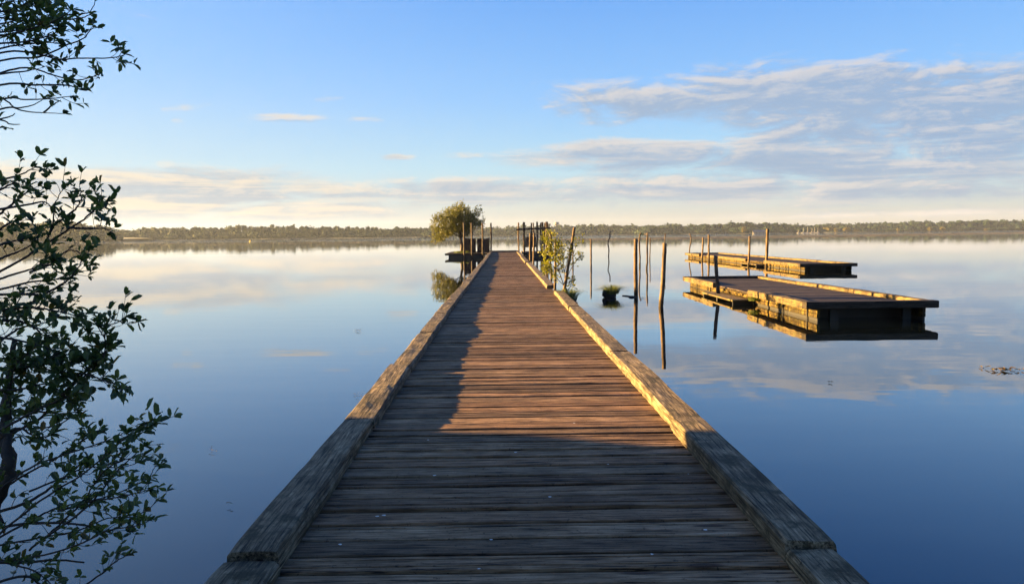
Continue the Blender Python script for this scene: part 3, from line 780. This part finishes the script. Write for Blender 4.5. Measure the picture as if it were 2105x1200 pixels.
# ------------------------------------------------------------------ willow bush at the right kerb with its clump
B = Vector((far(1166, 603, 18.3).x, 18.6, 0.0))
bush = tag(empty('willow_bush', B), 'leafy yellow green willow bush standing in the water beside the right kerb', 'bush')
M['bush_leaf'] = leafmat('bush_leaf', [(0.065,0.085,0.008), (0.13,0.145,0.012), (0.22,0.20,0.02)], 0.5, 0.45, nscale=3.0)
bb_ = MB(); bl = MB()
def bp_(px, py, dy=0): return far(px, py, 18.7 + dy)
root_ = [bp_(1166,606), bp_(1160,588)]
for (pts, dy) in [([(1160,588),(1152,565),(1142,540),(1130,515),(1126,495)], .1), ([(1160,588),(1150,560),(1148,530),(1142,505),(1140,484)], -.2), ([(1162,590),(1160,560),(1158,530),(1155,505)], .25),
                  ([(1162,590),(1166,565),(1172,540),(1180,520),(1186,500),(1196,488)], .1), ([(1162,590),(1170,560),(1182,540),(1190,530),(1194,524)], -.15), ([(1160,588),(1145,572),(1135,560),(1124,555)], -.1),
                  ([(1150,560),(1135,545),(1122,535),(1118,520)], .3), ([(1152,565),(1138,530),(1126,505),(1119,488)], -.3), ([(1160,560),(1166,535),(1170,515),(1174,500)], -.3), ([(1164,600),(1172,590),(1175,580),(1173,574)], -.1),
                  ([(1150,560),(1140,535),(1131,505),(1124,480)], .2), ([(1148,555),(1133,548),(1124,545),(1119,552)], -.3), ([(1156,560),(1152,535),(1150,515),(1147,500)], -.35)]:
    P = [bp_(x, y, dy*min(1, i/3)) for i, (x, y) in enumerate(pts)]
    path = limb(bb_, P, .010, .003, 5, 12, .004)
    for i in range(4, len(path)):
        for _ in range(6 if P[-1].x < far(1165,560,18.7).x else 3):
            c = path[i] + rv()*rnd.uniform(.01, .07); dr = (path[i] - path[i-1]).normalized()
            tw = (dr*.6 + rv()).normalized(); ln = rnd.uniform(.04, .15)
            if rnd.random() < .12: continue
            bb_.tube([path[i], path[i] + tw*ln], [.003, .0015], 4, False)
            for j in range(rnd.randint(3, 5)):
                leaf(bl, path[i] + tw*ln*rnd.uniform(.3, 1.1), (tw + rv()*.8).normalized(), rv(), rnd.uniform(.04, .07), rnd.uniform(.02, .034))
limb(bb_, [B + Vector((0,0,-.2)), bp_(1166,603), bp_(1160,588)], .03, .015, 6, 8)
bb_.build('stem', M['stem'], bush, True); bl.build('foliage', M['bush_leaf'], bush)

def clump(c, rx_, ry_, rz_, seed):
    mb = MB(); n1, n2 = 14, 9; vs = []; fs = []
    for j in range(n2):
        ph = math.pi*j/(n2-1)
        for i in range(n1):
            th = 2*math.pi*i/n1
            d = Vector((math.sin(ph)*math.cos(th), math.sin(ph)*math.sin(th), math.cos(ph)))
            k = 1 + .35*mn.noise(d*1.8 + Vector((seed, 0, 0))) + .15*mn.noise(d*5 + Vector((0, seed, 0)))
            vs.append((c[0] + d.x*rx_*k, c[1] + d.y*ry_*k, c[2] + d.z*rz_*k))
    for j in range(n2-1):
        for i in range(n1): fs.append((j*n1+i, (j+1)*n1+i, (j+1)*n1+(i+1) % n1, j*n1+(i+1) % n1))
    mb.add(vs, fs); return mb
c1 = tag(empty('grass_clump', (B.x + .05, B.y - .1, 0)), 'dark root clump with long grass at the foot of the willow bush by the kerb', 'grass clump', 'grass clumps in the water')
p = far(1168, 600, 18.4)
clump((p.x + .05, 18.45, .10), .2, .22, .2, 3).build('root_ball', M['root'], c1, True)
clump((far(1179,605,18.1).x, 18.1, .12), .10, .12, .16, 5).build('stump', M['root'], c1, True)
grass_tuft((p.x + .01, 18.5, .2), .2, .34, 520, w_=.005).build('grass', M['grass'], c1)
q = at(1253, 611); 
c2 = tag(empty('grass_clump', (q.x, q.y, 0)), 'small round root clump topped with green grass alone in the open water', 'grass clump', 'grass clumps in the water')
clump((q.x + .03, q.y, .06), .17, .17, .13, 8).build('root_ball', M['root'], c2, True)
clump((q.x - .14, q.y - .04, .11), .085, .09, .12, 12).build('stump', M['root'], c2, True)
grass_tuft((q.x + .06, q.y, .10), .20, .30, 620, lean=1.0, w_=.005).build('grass', M['grass'], c2)

# floating twig and leaf litter
a = at(1280, 608); b_ = at(1306, 611)
mb = MB(); mb.tube(smoothpath([a + Vector((0,0,.01)), (a + b_)/2 + Vector((0,.05,.015)), b_ + Vector((0,0,.012))], 8, .01), [.01,.012,.015,.014,.02,.03,.035,.03,.02][:9] if False else .016, 6)
mb.add(*(lambda m_: (m_.v, m_.f))(clump((b_.x - .09, b_.y, .01), .11, .06, .035, 4)))
tag(mb.build('floating_stick', M['root']), 'dark stick floating by the foot of the thick golden pole', 'stick')
M['litter'] = leafmat('litter', [(0.05,0.035,0.012), (0.11,0.075,0.02), (0.2,0.15,0.03)], 0.2, 0.5)
def litter(pxs, L, label, name='floating_leaves'):
    mb = MB(); c0 = at(*pxs[0])
    for (x, y) in pxs:
        c = at(x, y)
        for _ in range(3):
            leaf(mb, c + Vector((rnd.uniform(-L,L), rnd.uniform(-L,L), .008 + rnd.uniform(0,.02))), Vector((rnd.uniform(-1,1), rnd.uniform(-1,1), .1)), Vector((rnd.uniform(-.3,.3),rnd.uniform(-.3,.3),1)), L*rnd.uniform(.8,1.5), L*.5)
    return tag(mb.build(name, M['litter']), label, 'floating leaves')
litter([(2029,758),(2038,761),(2042,762),(2053,764),(2060,761),(2066,762),(2070,761),(2072,763),(2100,761)], .07, 'little drift of brown and yellow leaves on the water near the right edge')
litter([(730,680),(736,681),(741,680),(735,683)], .035, 'few dark specks of leaf floating left of the boardwalk midway')
litter([(439,926),(441,929),(477,1040)], .02, 'tiny pale scraps floating on the dark water left of the near boardwalk')
litter([(733,812),(740,817),(744,810)], .025, 'few dark scraps floating close against the left kerb')
litter([(1705,787),(1710,788)], .03, 'pair of small dark leaves on the cloud reflection right of the boardwalk')

# ------------------------------------------------------------------ far shore
M['hill'] = plain('far_ground', (0.045,0.05,0.025), 0.9, 0.3, 0.02)
M['far_leaf'] = leafmat('far_leaf', [(0.006,0.016,0.011), (0.011,0.026,0.015), (0.024,0.040,0.018)], 0.2, 0.7, nscale=0.045, spec=0.1)
M['far_leaf_y'] = leafmat('far_leaf_yellow', [(0.045,0.045,0.012), (0.07,0.062,0.016), (0.095,0.07,0.022)], 0.2, 0.7, nscale=0.05, spec=0.1)
from mathutils import geometry
import bmesh
def ico(sub):
    bm = bmesh.new(); bmesh.ops.create_icosphere(bm, subdivisions=sub, radius=1.0)
    v = np.array([list(x.co) for x in bm.verts]); f = [tuple(q.index for q in fc.verts) for fc in bm.faces]; bm.free(); return v, f
ICO_V, ICO_F = ico(2)
nrg = np.random.default_rng(5)
def far_crown(mb, c, rx_, rz_, nq, qs):
    """one broad crown: lumpy core with leaf clumps standing off it"""
    k = 1 + 0.22*nrg.standard_normal(len(ICO_V)).clip(-1, 1)
    v = ICO_V*k[:, None]*np.array([rx_, rx_, rz_])*0.86 + np.array(c)
    mb.add(v.tolist(), ICO_F)
    d = nrg.standard_normal((nq, 3)); d[:, 2] = np.abs(d[:, 2])*1.0 - 0.25; d /= np.linalg.norm(d, axis=1)[:, None]
    p = d*np.array([rx_, rx_, rz_])*nrg.uniform(0.8, 1.12, (nq, 1)) + np.array(c)
    a = nrg.standard_normal((nq, 3)); a /= np.linalg.norm(a, axis=1)[:, None]
    b = np.cross(a, d); b /= np.linalg.norm(b, axis=1)[:, None]
    sz = qs*nrg.uniform(.5, 1.2, (nq, 1))
    q = np.stack([p - a*sz - b*sz*.6, p + a*sz - b*sz*.5, p + a*sz*.6 + b*sz*.7, p - a*sz*.7 + b*sz*.6], 1).reshape(-1, 3)
    mb.add(q.tolist(), [(4*i, 4*i+1, 4*i+2, 4*i+3) for i in range(nq)])
def wood_mass(name, prof, dist, label, step=9.0, dip=0.0, cat='wood', base=0.0, nq=46, big=1.0):
    mb = MB()
    xs = [p[0] for p in prof]; ts = [p[1] for p in prof]
    for row, (dd, hf, jit) in enumerate([(0, .42, .5), (14, .68, .35), (34, .90, .22), (60, 0.97, .20)]):
        px = xs[0] + rnd.uniform(0, step)
        while px < xs[-1]:
            D = dist(px) + dd + rnd.uniform(-6, 6)
            top = np.interp(px, xs, ts)
            q = far(px, top, D); H = q.z
            h = H*hf*(1 + rnd.uniform(-jit, jit*.5)) if row < 3 else H*(hf + rnd.uniform(-jit, .05) + (rnd.random() < .08)*rnd.uniform(.05,.16))
            rw = D*step/F*rnd.choice([rnd.uniform(.45, .8), rnd.uniform(.8, 1.5)])*big
            rz = min(h*.55, rw*rnd.uniform(.8, 1.2))
            far_crown(mb, (q.x, D, base + h - rz), rw, rz, nq, rw*.22)
            if h > 2.2*rz: far_crown(mb, (q.x, D, base + h*.42), rw*.9, h*.42, nq//2, rw*.22)
            px += step*rnd.uniform(.7, 1.4)
    return tag(mb.build(name, M['far_leaf']), label, cat, kind='stuff')
wood_mass('far_wood', [(-500,448),(-250,450),(0,455),(80,453),(150,455),(200,460),(232,468),(240,476)], lambda x: 640, 'hazy wooded headland behind the shrub at the left', 11)
wood_mass('far_wood', [(225,471),(300,468),(330,466),(390,467),(450,467),(500,463),(530,461),(570,463),(620,464),(670,463),(700,465),(800,466),(880,466),(960,465)], lambda x: 880, 'long low wood on the far shore left of the jetty', 9)
wood_mass('far_wood', [(930,466),(1000,464),(1060,464),(1110,462),(1150,461),(1200,460),(1250,459),(1300,461),(1345,462)], lambda x: 1150, 'bluish wood on the far shore behind the jetty end', 9)
wood_mass('far_wood', [(1320,463),(1340,460),(1380,459),(1420,460),(1460,459),(1500,456),(1540,456),(1600,458),(1640,458),(1690,461)], lambda x: 1050, 'tall tree belt on the far shore behind the rafts', 11, big=1.1)
wood_mass('far_wood', [(1670,462),(1700,458),(1730,457),(1800,456),(1850,455),(1880,452),(1950,453),(2000,452),(2060,450),(2105,451),(2300,449),(2700,452)], lambda x: 1250, 'dense green wooded hill on the far shore at the right', 9)
# individual trees at the water's edge
def shore_tree(px, top, bot, D, wpx, label, mat='far_leaf_y'):
    q = far(px, top, D); H = max(2.0, q.z); rw = wpx*D/F/2
    root = tag(empty('shore_tree', (q.x, D, 0)), label, 'tree', 'single trees on the far shore')
    t = MB(); t.tube([(q.x, D, -.3), (q.x + .1, D, H*.5)], [.35, .2], 6); t.build('trunk', M['bark'], root)
    c = MB(); far_crown(c, (q.x, D, H*.56), rw, H*.44, 150, rw*.16)
    far_crown(c, (q.x + rw*.3, D - 1, H*.45), rw*.7, H*.3, 90, rw*.16); far_crown(c, (q.x - rw*.35, D - .6, H*.5), rw*.6, H*.32, 90, rw*.16)
    c.build('crown', M[mat], root)
for a in [(1530,466,482,1010,12,'pale yellow green round tree on the far shore left of the moored boats'),
          (1700,467,480,1180,24,'broad olive bush tree on the shore just right of the moored boats'),
          (1718,468,480,1190,8,'narrow golden tree beside the broad olive bush tree on the far shore'),
          (1741,467,479,1195,16,'bushy brownish tree third along from the moored boats'),
          (1760,470,479,1190,13,'low rust coloured tree on the far shore right of the brownish one'),
          (1846,468,478,1200,6,'slim bright yellow tree alone at the foot of the right hill'),
          (1912,467,477,1200,11,'yellow brown tree on the shore under the right hill, left of its greener neighbour'),
          (1938,466,477,1200,10,'greyish green tree on the shore under the right hill'),
          (2027,470,475,1210,8,'small golden bush at the far right shore')]:
    shore_tree(*a)
# land under the woods
def hills():
    mb = MB(); vs = []; fs = []; n = 120; rows = [(-30, -.4), (-12, .25), (60, 2.0), (300, 5.0), (900, 6.0)]
    pxs = np.linspace(-2200, 4200, n)
    for px in pxs:
        D0 = np.interp(px, [-2200, 225, 260, 900, 960, 1340, 1400, 1660, 1700, 4200], [640, 640, 880, 880, 1150, 1150, 1050, 1050, 1250, 1250])
        d = ray(px, 480); ax = d.x/d.y
        for (o, z) in rows: vs.append((ax*D0*1.0, D0 + o, z) if o < 100 else (ax*(D0 + o), D0 + o, z))
    m_ = len(rows)
    for i in range(n-1):
        for j in range(m_-1): fs.append((i*m_+j, (i+1)*m_+j, (i+1)*m_+j+1, i*m_+j+1))
    mb.add(vs, fs); return mb.build('far_shore', M['hill'])
tag(hills(), 'low land along the far side of the lake', 'shore', kind='structure')
# floating weed bed on the right, added streaks for ruffled sheen on the left
M['weed'] = plain('water_weed', (0.062,0.058,0.042), 0.9, 0.4, 0.4)
mb = MB()
for _ in range(9000):
    px = rnd.uniform(1120, 2500); t = (px - 1120)/985.0
    yt = np.interp(px, [1120,1400,1750,2105,2500], [491.5,486.6,481.2,476.0,471]); yb = np.interp(px, [1120,1400,1750,2105,2500], [494,492.4,487.2,480.8,476])
    py = rnd.triangular(yt, yb, yt*.4 + yb*.6)
    c = at(px, py, 0.0); L = rnd.uniform(.5, 2.2); W = rnd.uniform(.3, 1.2); hz = rnd.uniform(.04, .16)
    mb.add([(c.x-L, c.y, .01), (c.x, c.y-W, .012), (c.x+L, c.y, .01), (c.x, c.y+W, .012), (c.x + rnd.uniform(-.3,.3), c.y, hz)], [(0,1,4),(1,2,4),(2,3,4),(3,0,4)])
tag(mb.build('brown_band', M['weed']), 'brown bed of floating weed stretched in front of the far right shore', 'water weed', kind='stuff')
mb = MB()
for _ in range(420):
    px = rnd.uniform(-100, 900); py = rnd.triangular(496, 505, 499) - (px - 400)*.004
    c = at(px, py, 0.0); L = rnd.uniform(.5, 3.0); W = rnd.uniform(.1, .5); hz = rnd.uniform(.01, .05)
    mb.add([(c.x-L, c.y, .008), (c.x, c.y-W, .01), (c.x+L, c.y, .008), (c.x, c.y+W, .01), (c.x, c.y, hz)], [(0,1,4),(1,2,4),(2,3,4),(3,0,4)])
tag(mb.build('brown_band', M['weed']), 'thin brownish streaks added for the sheen of ruffled water before the left far shore', 'water weed', kind='stuff')

# boats, buildings, water tower, buoy
M['white'] = plain('boat_white', (0.36,0.35,0.34), 0.4, 0.08)
M['roof'] = plain('pale_roof', (0.10,0.105,0.12), 0.6, 0.15, 1)
M['wall'] = plain('pale_wall', (0.12,0.11,0.10), 0.7, 0.12, 1)
M['concrete'] = plain('pale_concrete', (0.2,0.19,0.18), 0.8, 0.1, 1)
M['buoy'] = plain('yellow_paint', (0.75,0.5,0.04), 0.4, 0.1)
def sailboat(px, D, L, mh, label):
    c = at(px, 480); d = ray(px, 480); x = d.x/d.y*D
    r = tag(empty('sailboat', (x, D, 0)), label, 'sailboat', 'sailing boats moored at the far shore')
    h = MB(); secs = []
    for i in range(9):
        t = i/8; wd = 1.15*math.sin(math.pi*(.12 + .80*t))**.7*(1 - .0*t); 
        if i == 8: wd = .05
        z = .85 + .25*t*t; xx = x - L/2 + L*t
        secs.append([(xx, D - wd, z), (xx, D - wd*.7, .1), (xx, D, -.25), (xx, D + wd*.7, .1), (xx, D + wd, z)])
    vs = [p for s_ in secs for p in s_]; fs = []
    for i in range(8):
        for k in range(4): fs.append((i*5+k, (i+1)*5+k, (i+1)*5+k+1, i*5+k+1))
        fs.append((i*5, i*5+4, (i+1)*5+4, (i+1)*5))
    fs.append((0,1,2,3,4)); fs.append((44,43,42,41,40))
    h.add(vs, fs); h.box((x - L*.15, D - .6, .9), (x + L*.15, D + .6, 1.4), .1); h.build('hull', M['white'], r)
    m_ = MB(); m_.tube([(x, D, .8), (x, D, mh)], [.12, .08], 6); m_.tube([(x, D, 1.9), (x - L*.4, D, 1.8)], .1, 6); m_.build('mast', M['white'], r)
for a in [(1641,1010,3.6,5.0,'small moored boat at the left end of the row of sailing boats'), (1651.5,1000,6.4,7.4,'larger white sailing boat second from the left of the moored row'),
          (1660,1004,5.4,8.2,'tallest masted white sailing boat mid row on the far shore'), (1669,1000,5.2,6.8,'white sailing boat right of the tallest masted one'),
          (1674.5,1006,5.6,8.0,'sailing boat second from the right of the moored row'), (1681,1000,4.8,7.2,'rightmost of the moored sailing boats beside the olive bush tree')]: sailboat(*a)
def house(px, D, wd, dp, hh, label):
    d = ray(px, 480); x = d.x/d.y*D
    r = tag(empty('boathouse', (x, D, 0)), label, 'house')
    h = MB(); h.box((x - wd/2, D, -.2), (x + wd/2, D + dp, hh)); h.build('wall', M['wall'], r)
    rf = MB(); o = .5
    rf.add([(x-wd/2-o, D-o, hh), (x+wd/2+o, D-o, hh), (x+wd/2+o, D+dp+o, hh), (x-wd/2-o, D+dp+o, hh), (x-wd/2-o, D+dp/2, hh+2.0), (x+wd/2+o, D+dp/2, hh+2.0)], [(0,1,5,4),(3,4,5,2),(0,4,3),(1,2,5),(3,2,1,0)])
    rf.build('roof', M['roof'], r)
    for k in (-.3, .0, .3):
        w_ = MB(); w_.box((x + k*wd - .5, D - .06, .9), (x + k*wd + .5, D + .02, 2.1)); w_.build('window', M['under'], r)
house(1562, 1005, 15, 7, 2.8, 'low pale building with grey roof on the far shore behind the tallest pole')
D = 1330; q = far(1144, 456.5, D); x = q.x
r = tag(empty('water_tower', (x, D, 0)), 'small pale water tower rising over the far wood right of the jetty end', 'water tower')
t = MB(); t.tube([(x, D, 0), (x, D, q.z - 5)], [2.2, 1.7], 14); t.build('shaft', M['concrete'], r)
t = MB(); t.tube([(x, D, q.z - 6), (x, D, q.z - 4), (x, D, q.z - 1), (x, D, q.z)], [1.8, 4.4, 4.6, 3.6], 16); t.build('tank', M['concrete'], r)
q = at(514, 496.5); 
bu = MB(); bu.tube([(q.x, q.y, -.2), (q.x, q.y, .05), (q.x, q.y, .4), (q.x, q.y, .6), (q.x, q.y, .75)], [.2, .42, .42, .22, .06], 12)
tag(bu.build('buoy', M['buoy'], smooth=True), 'tiny yellow buoy on the water before the left far shore', 'buoy')

# ------------------------------------------------------------------ willow shrub in the left foreground
S0 = Vector((-2.35, 2.75, 0))
shrub = tag(empty('willow_shrub', S0), 'dark leafy willow in the left foreground with fine twigs reaching over the water', 'shrub')
M['shrub_leaf'] = leafmat('shrub_leaf', [(0.032,0.056,0.024), (0.068,0.105,0.036), (0.13,0.16,0.048)], 0.5, 0.42, nscale=2.0)
M['shrub_old'] = leafmat('shrub_old_leaf', [(0.10,0.07,0.02), (0.16,0.10,0.02), (0.09,0.10,0.02)], 0.4, 0.5)
sb = MB(); sl = MB(); so = MB()
def fp(px, py, d): return far(px, py, d)
def grow(pts, d0, d1, r0, r1, leafL, dens, twl, start=0.0, tip=True, side=1.0):
    k = len(pts); P = [fp(x, y, d0 + (d1 - d0)*i/(k-1)) for i, (x, y) in enumerate(pts)]
    path = limb(sb, P, r0, r1, 6, 5*k, .003)
    n = len(path); tot = sum((path[i+1]-path[i]).length for i in range(n-1))
    cnt = int(dens*tot/0.02*0.62)
    for c in range(cnt):
        t = start + (1-start)*rnd.random(); i = min(n-2, int(t*(n-1))); fpos = t*(n-1) - i
        p = path[i].lerp(path[i+1], fpos); dr = (path[i+1]-path[i]).normalized()
        tw = (dr*rnd.uniform(.5, 1.2) + rv()*side*.9 + Vector((0,0,.12))).normalized()
        L = twl*rnd.uniform(.3, 1.2)
        bend = rv()*L*.18
        pp = [p, p + tw*L*.5 + bend, p + tw*L + bend*.6 + Vector((0,0,L*.1))]
        q = smoothpath(pp, 6); sb.tube(q, [.0016 - .0009*j/(len(q)-1) for j in range(len(q))], 4, False)
        nl = rnd.randint(2, 5) + int(L/.03)
        for j in range(nl):
            u = 1.0 if j < 3 else rnd.uniform(.25, 1.0)
            kx = min(len(q)-1, int(u*(len(q)-1))); d2 = (q[kx]-q[max(0,kx-1)]) if kx > 0 else tw
            if d2.length < 1e-6: d2 = tw
            d3 = (d2.normalized()*.8 + rv()*.85 + Vector((0,0,.1))).normalized()
            up = (Vector((0,0,1)) + rv()*.8).normalized()
            l = leafL*rnd.uniform(.55, 1.2)
            leaf(so if rnd.random() < .022 else sl, q[kx], d3, up, l, l*rnd.uniform(.42, .58), .2)
    if tip:
        dr = (path[-1]-path[-2]).normalized()
        for j in range(6):
            d3 = (dr + rv()*.75).normalized(); l = leafL*rnd.uniform(.6, 1.15)
            leaf(sl, path[-1] - dr*rnd.uniform(0, .02), d3, (Vector((0,0,1)) + rv()*.6).normalized(), l, l*.5, .2)
LL = .037
low = [[(-40,1130),(40,1062),(110,1010),(170,975),(240,915),(290,872),(318,868)], [(10,1000),(70,965),(110,945),(160,910),(205,888)], [(-20,1020),(60,962),(130,935),(220,905),(262,885)],
       [(-20,1115),(80,1060),(130,1040),(220,1020),(300,985),(322,950)], [(-30,1125),(80,1105),(160,1090),(220,1065),(280,1060),(330,1025)], [(-20,1155),(90,1140),(170,1115),(220,1090),(280,1080),(318,1064)],
       [(60,1130),(120,1080),(170,1030),(200,985),(240,950),(300,935)], [(120,1240),(200,1185),(240,1152),(268,1137)], [(-30,1150),(70,1172),(115,1215)], [(100,1100),(180,1040),(230,980),(270,940),(300,915)],
       [(60,1010),(120,985),(180,960),(250,960),(310,940)], [(120,1050),(190,1030),(250,1020),(310,1005)]]
for p in low:
    grow(p, rnd.uniform(2.35, 2.6), rnd.uniform(2.1, 2.75), .0040, .0012, LL*.92, 1.0, .06, .05)
for p in [[(-30,1155),(60,1155),(110,1150),(175,1155)], [(-30,1060),(60,1030),(120,990),(170,950)], [(-20,1200),(60,1185),(110,1230)], [(-30,1090),(60,1075),(140,1075),(210,1085)]]:
    grow(p, 2.5, 2.6, .006, .003, LL, .35, .06, .2, False)
mid = [[(-20,606),(60,605),(100,612),(145,640),(200,668),(235,665),(268,648)], [(-10,905),(75,865),(110,830),(150,790),(185,765),(212,732),(216,700),(200,668)], [(-10,890),(60,850),(120,822),(165,800)],
       [(60,700),(110,745),(140,770),(175,768),(215,782),(245,790),(262,796)], [(-20,690),(40,700),(80,710),(118,722)], [(-20,640),(60,632),(120,640),(160,650)], [(10,930),(20,860),(25,770),(60,720)],
       [(-10,760),(50,750),(100,760),(140,765)], [(-20,800),(40,800),(100,790),(150,830)], [(-20,850),(60,845),(120,850),(165,845)], [(-20,720),(30,680),(70,670),(100,690)], [(-10,660),(40,660),(80,680),(95,700)],
       [(0,900),(40,880),(80,900),(110,890)], [(-20,740),(30,735),(70,745)], [(120,820),(180,760),(210,740),(225,705)], [(-10,820),(40,770),(80,740),(130,730)]]
for p in mid:
    grow(p, rnd.uniform(2.4, 2.7), rnd.uniform(2.25, 2.8), .005, .0015, LL, 1.9, .07, .05)
grow([(70,876),(100,878),(135,865),(136,855)], 2.5, 2.45, .003, .0015, LL, .1, .03, .6, False)
upm = [[(-20,570),(50,530),(85,505),(105,470),(110,440),(115,415),(135,382)], [(60,522),(120,485),(160,460),(190,435),(210,420),(222,414)], [(140,468),(190,470),(215,470),(230,478)], [(-10,432),(60,420),(90,415),(108,428)],
       [(0,440),(35,410),(55,395),(62,380)], [(105,468),(150,435),(165,415),(166,392)], [(-10,372),(40,360),(75,342)], [(60,625),(110,595),(150,565),(170,532)], [(-20,600),(60,580),(110,575),(152,560)],
       [(-10,480),(20,458),(42,452)], [(-20,540),(30,520),(70,500),(80,480)], [(-20,510),(30,495),(60,490)], [(-20,580),(40,560),(90,545),(120,530)], [(60,560),(110,540),(140,515),(175,522)], [(-20,400),(20,380),(35,370)]]
for p in upm:
    grow(p, rnd.uniform(2.5, 2.8), rnd.uniform(2.35, 2.8), .0045, .0014, LL*.95, 1.0, .065, .2)
topb = [([(-160,150),(-5,110),(60,108),(120,122),(160,120),(210,120),(245,117),(257,112)], .6), ([(-160,180),(0,125),(80,118),(140,92),(170,80),(190,58),(187,46)], .5), ([(-160,200),(0,150),(60,140),(110,155),(160,165),(200,155),(208,150)], .5),
        ([(-160,220),(0,175),(70,175),(130,175),(150,178),(165,185),(180,185)], .5), ([(-160,260),(0,205),(50,205),(105,203),(152,197)], .3), ([(-160,270),(0,225),(40,222),(70,215),(95,200)], .2), ([(-100,170),(0,200),(30,222),(60,230),(90,232),(133,234)], .08),
        ([(90,232),(110,215),(126,206)], .0), ([(-60,250),(0,245),(25,238),(30,233)], .0), ([(-60,240),(0,246),(20,255),(42,256)], .0), ([(60,45),(120,35),(150,30),(185,25),(196,-5)], .25), ([(60,42),(100,42),(150,40),(175,35),(187,28)], .3),
        ([(-100,90),(0,75),(60,60),(110,45),(150,20)], 1.3), ([(-100,60),(0,50),(60,30),(100,5)], 2.0), ([(-100,100),(0,90),(60,85),(110,70),(125,60)], 2.0), ([(-100,40),(0,25),(50,10),(80,-20)], 2.0), ([(-60,20),(20,5),(60,-15)], 1.8),
        ([(-100,130),(0,100),(50,92),(100,88),(130,92)], 1.2), ([(-60,70),(20,65),(80,50),(120,55)], 1.8), ([(-60,30),(30,40),(70,45),(115,30)], 1.8), ([(-60,160),(20,150),(60,145),(75,130)], .8), ([(-60,270),(0,262),(12,264)], .3)]
for p, dn in topb:
    grow(p, rnd.uniform(3.1, 3.5), rnd.uniform(2.9, 3.6), .0048, .0014, .038, dn*.58, .07, .25, dn > .02)
# stems
limb(sb, [S0 + Vector((0,0,-.1)), fp(-110,1230,2.6), fp(-45,1080,2.6), fp(12,960,2.55), fp(10,880,2.6), fp(16,790,2.65), fp(32,700,2.7)], .040, .008, 9, 24, .008)
limb(sb, [fp(-30,1060,2.55), fp(16,1000,2.45), fp(20,950,2.43), fp(4,885,2.45)], .020, .012, 7, 14, .012)
limb(sb, [S0 + Vector((-.15,.1,-.1)), fp(-140,1100,2.8), fp(-170,700,3.0), fp(-170,300,3.2), fp(-150,0,3.3), fp(-120,-200,3.4)], .06, .012, 8, 24, .008)
limb(sb, [fp(-10,1080,2.55), fp(-60,900,2.7), fp(-60,700,2.75), fp(-20,560,2.7)], .03, .007, 7, 14, .006)
for pts in [[(-170,300),(-160,200)], [(-165,450),(-110,250),(-60,240)], [(-170,260),(-100,170)], [(-155,100),(-100,60)], [(-60,700),(-20,606)], [(-60,620),(-20,510),(-10,432),(-10,372)], [(-60,850),(-20,800)]]:
    limb(sb, [fp(x, y, 3.1 if y < 300 else 2.75) for x, y in pts], .012, .006, 6, 8)
sb.build('stem', M['stem'], shrub, True)
sl.build('foliage', M['shrub_leaf'], shrub)
o_ = so.build('yellowed_leaves', M['shrub_old'], shrub)

# ------------------------------------------------------------------ trees on the bank, out of frame left: they shade the near boards
M['bank_leaf'] = leafmat('bank_leaf', [(0.03,0.045,0.014), (0.05,0.07,0.02), (0.075,0.09,0.026)], 0.25, 0.5)
def bank_tree(x, y, r_, h, label):
    root = tag(empty('bank_tree', (x, y, .3)), label, 'tree', 'trees on the near bank')
    t = MB(); limb(t, [(x, y, .1), (x + .1, y, h*.3), (x - .1, y + .1, h*.75)], .16, .05, 8, 10)
    for k in range(9):
        a = 2*math.pi*k/9; limb(t, [(x, y, h*(.12 + .06*k)), (x + math.cos(a)*r_*.4, y + math.sin(a)*r_*.4, h*(.22 + .06*k)), (x + math.cos(a)*r_*.8, y + math.sin(a)*r_*.8, h*(.3 + .06*k))], .05, .012, 6, 8)
    t.build('trunk', M['bark'], root, True)
    l_ = MB()
    for _ in range(9000):
        d = rv(); m_ = max(abs(d.x), abs(d.y)); d = d.lerp(Vector((d.x/m_, d.y/m_, d.z)), .55) if m_ > .3 else d
        u = rnd.random()**.4
        p = Vector((x + d.x*r_*u*.9, y + d.y*r_*u*.9, max(.15, h*.46 + d.z*h*.55*u)))
        leaf(l_, p, rv(), rv(), rnd.uniform(.25, .42), rnd.uniform(.16, .28))
    l_.build('crown', M['bank_leaf'], root)
bank_tree(-13.0, 5.9, 2.6, 6.0, 'bushy tree on the near bank nearest the water')
bank_tree(-14.5, 3.0, 3.2, 7.5, 'taller bushy tree on the near bank behind the first')

# ------------------------------------------------------------------ haze over the lake
m, nt, out = new_mat('haze')
vol = nt.node('ShaderNodeVolumePrincipled'); nt.l.new(vol.outputs[0], out.inputs['Volume'])
vol.inputs['Color'].default_value = (0.62, 0.74, 1.0, 1); vol.inputs['Density'].default_value = 0.00008; vol.inputs['Anisotropy'].default_value = 0.2
mb = MB(); mb.box((-4200, -700, -2.0), (4200, 3100, 60.0))
HZ = tag(mb.build('haze', m), 'thin morning haze over the lake', 'haze', kind='stuff')
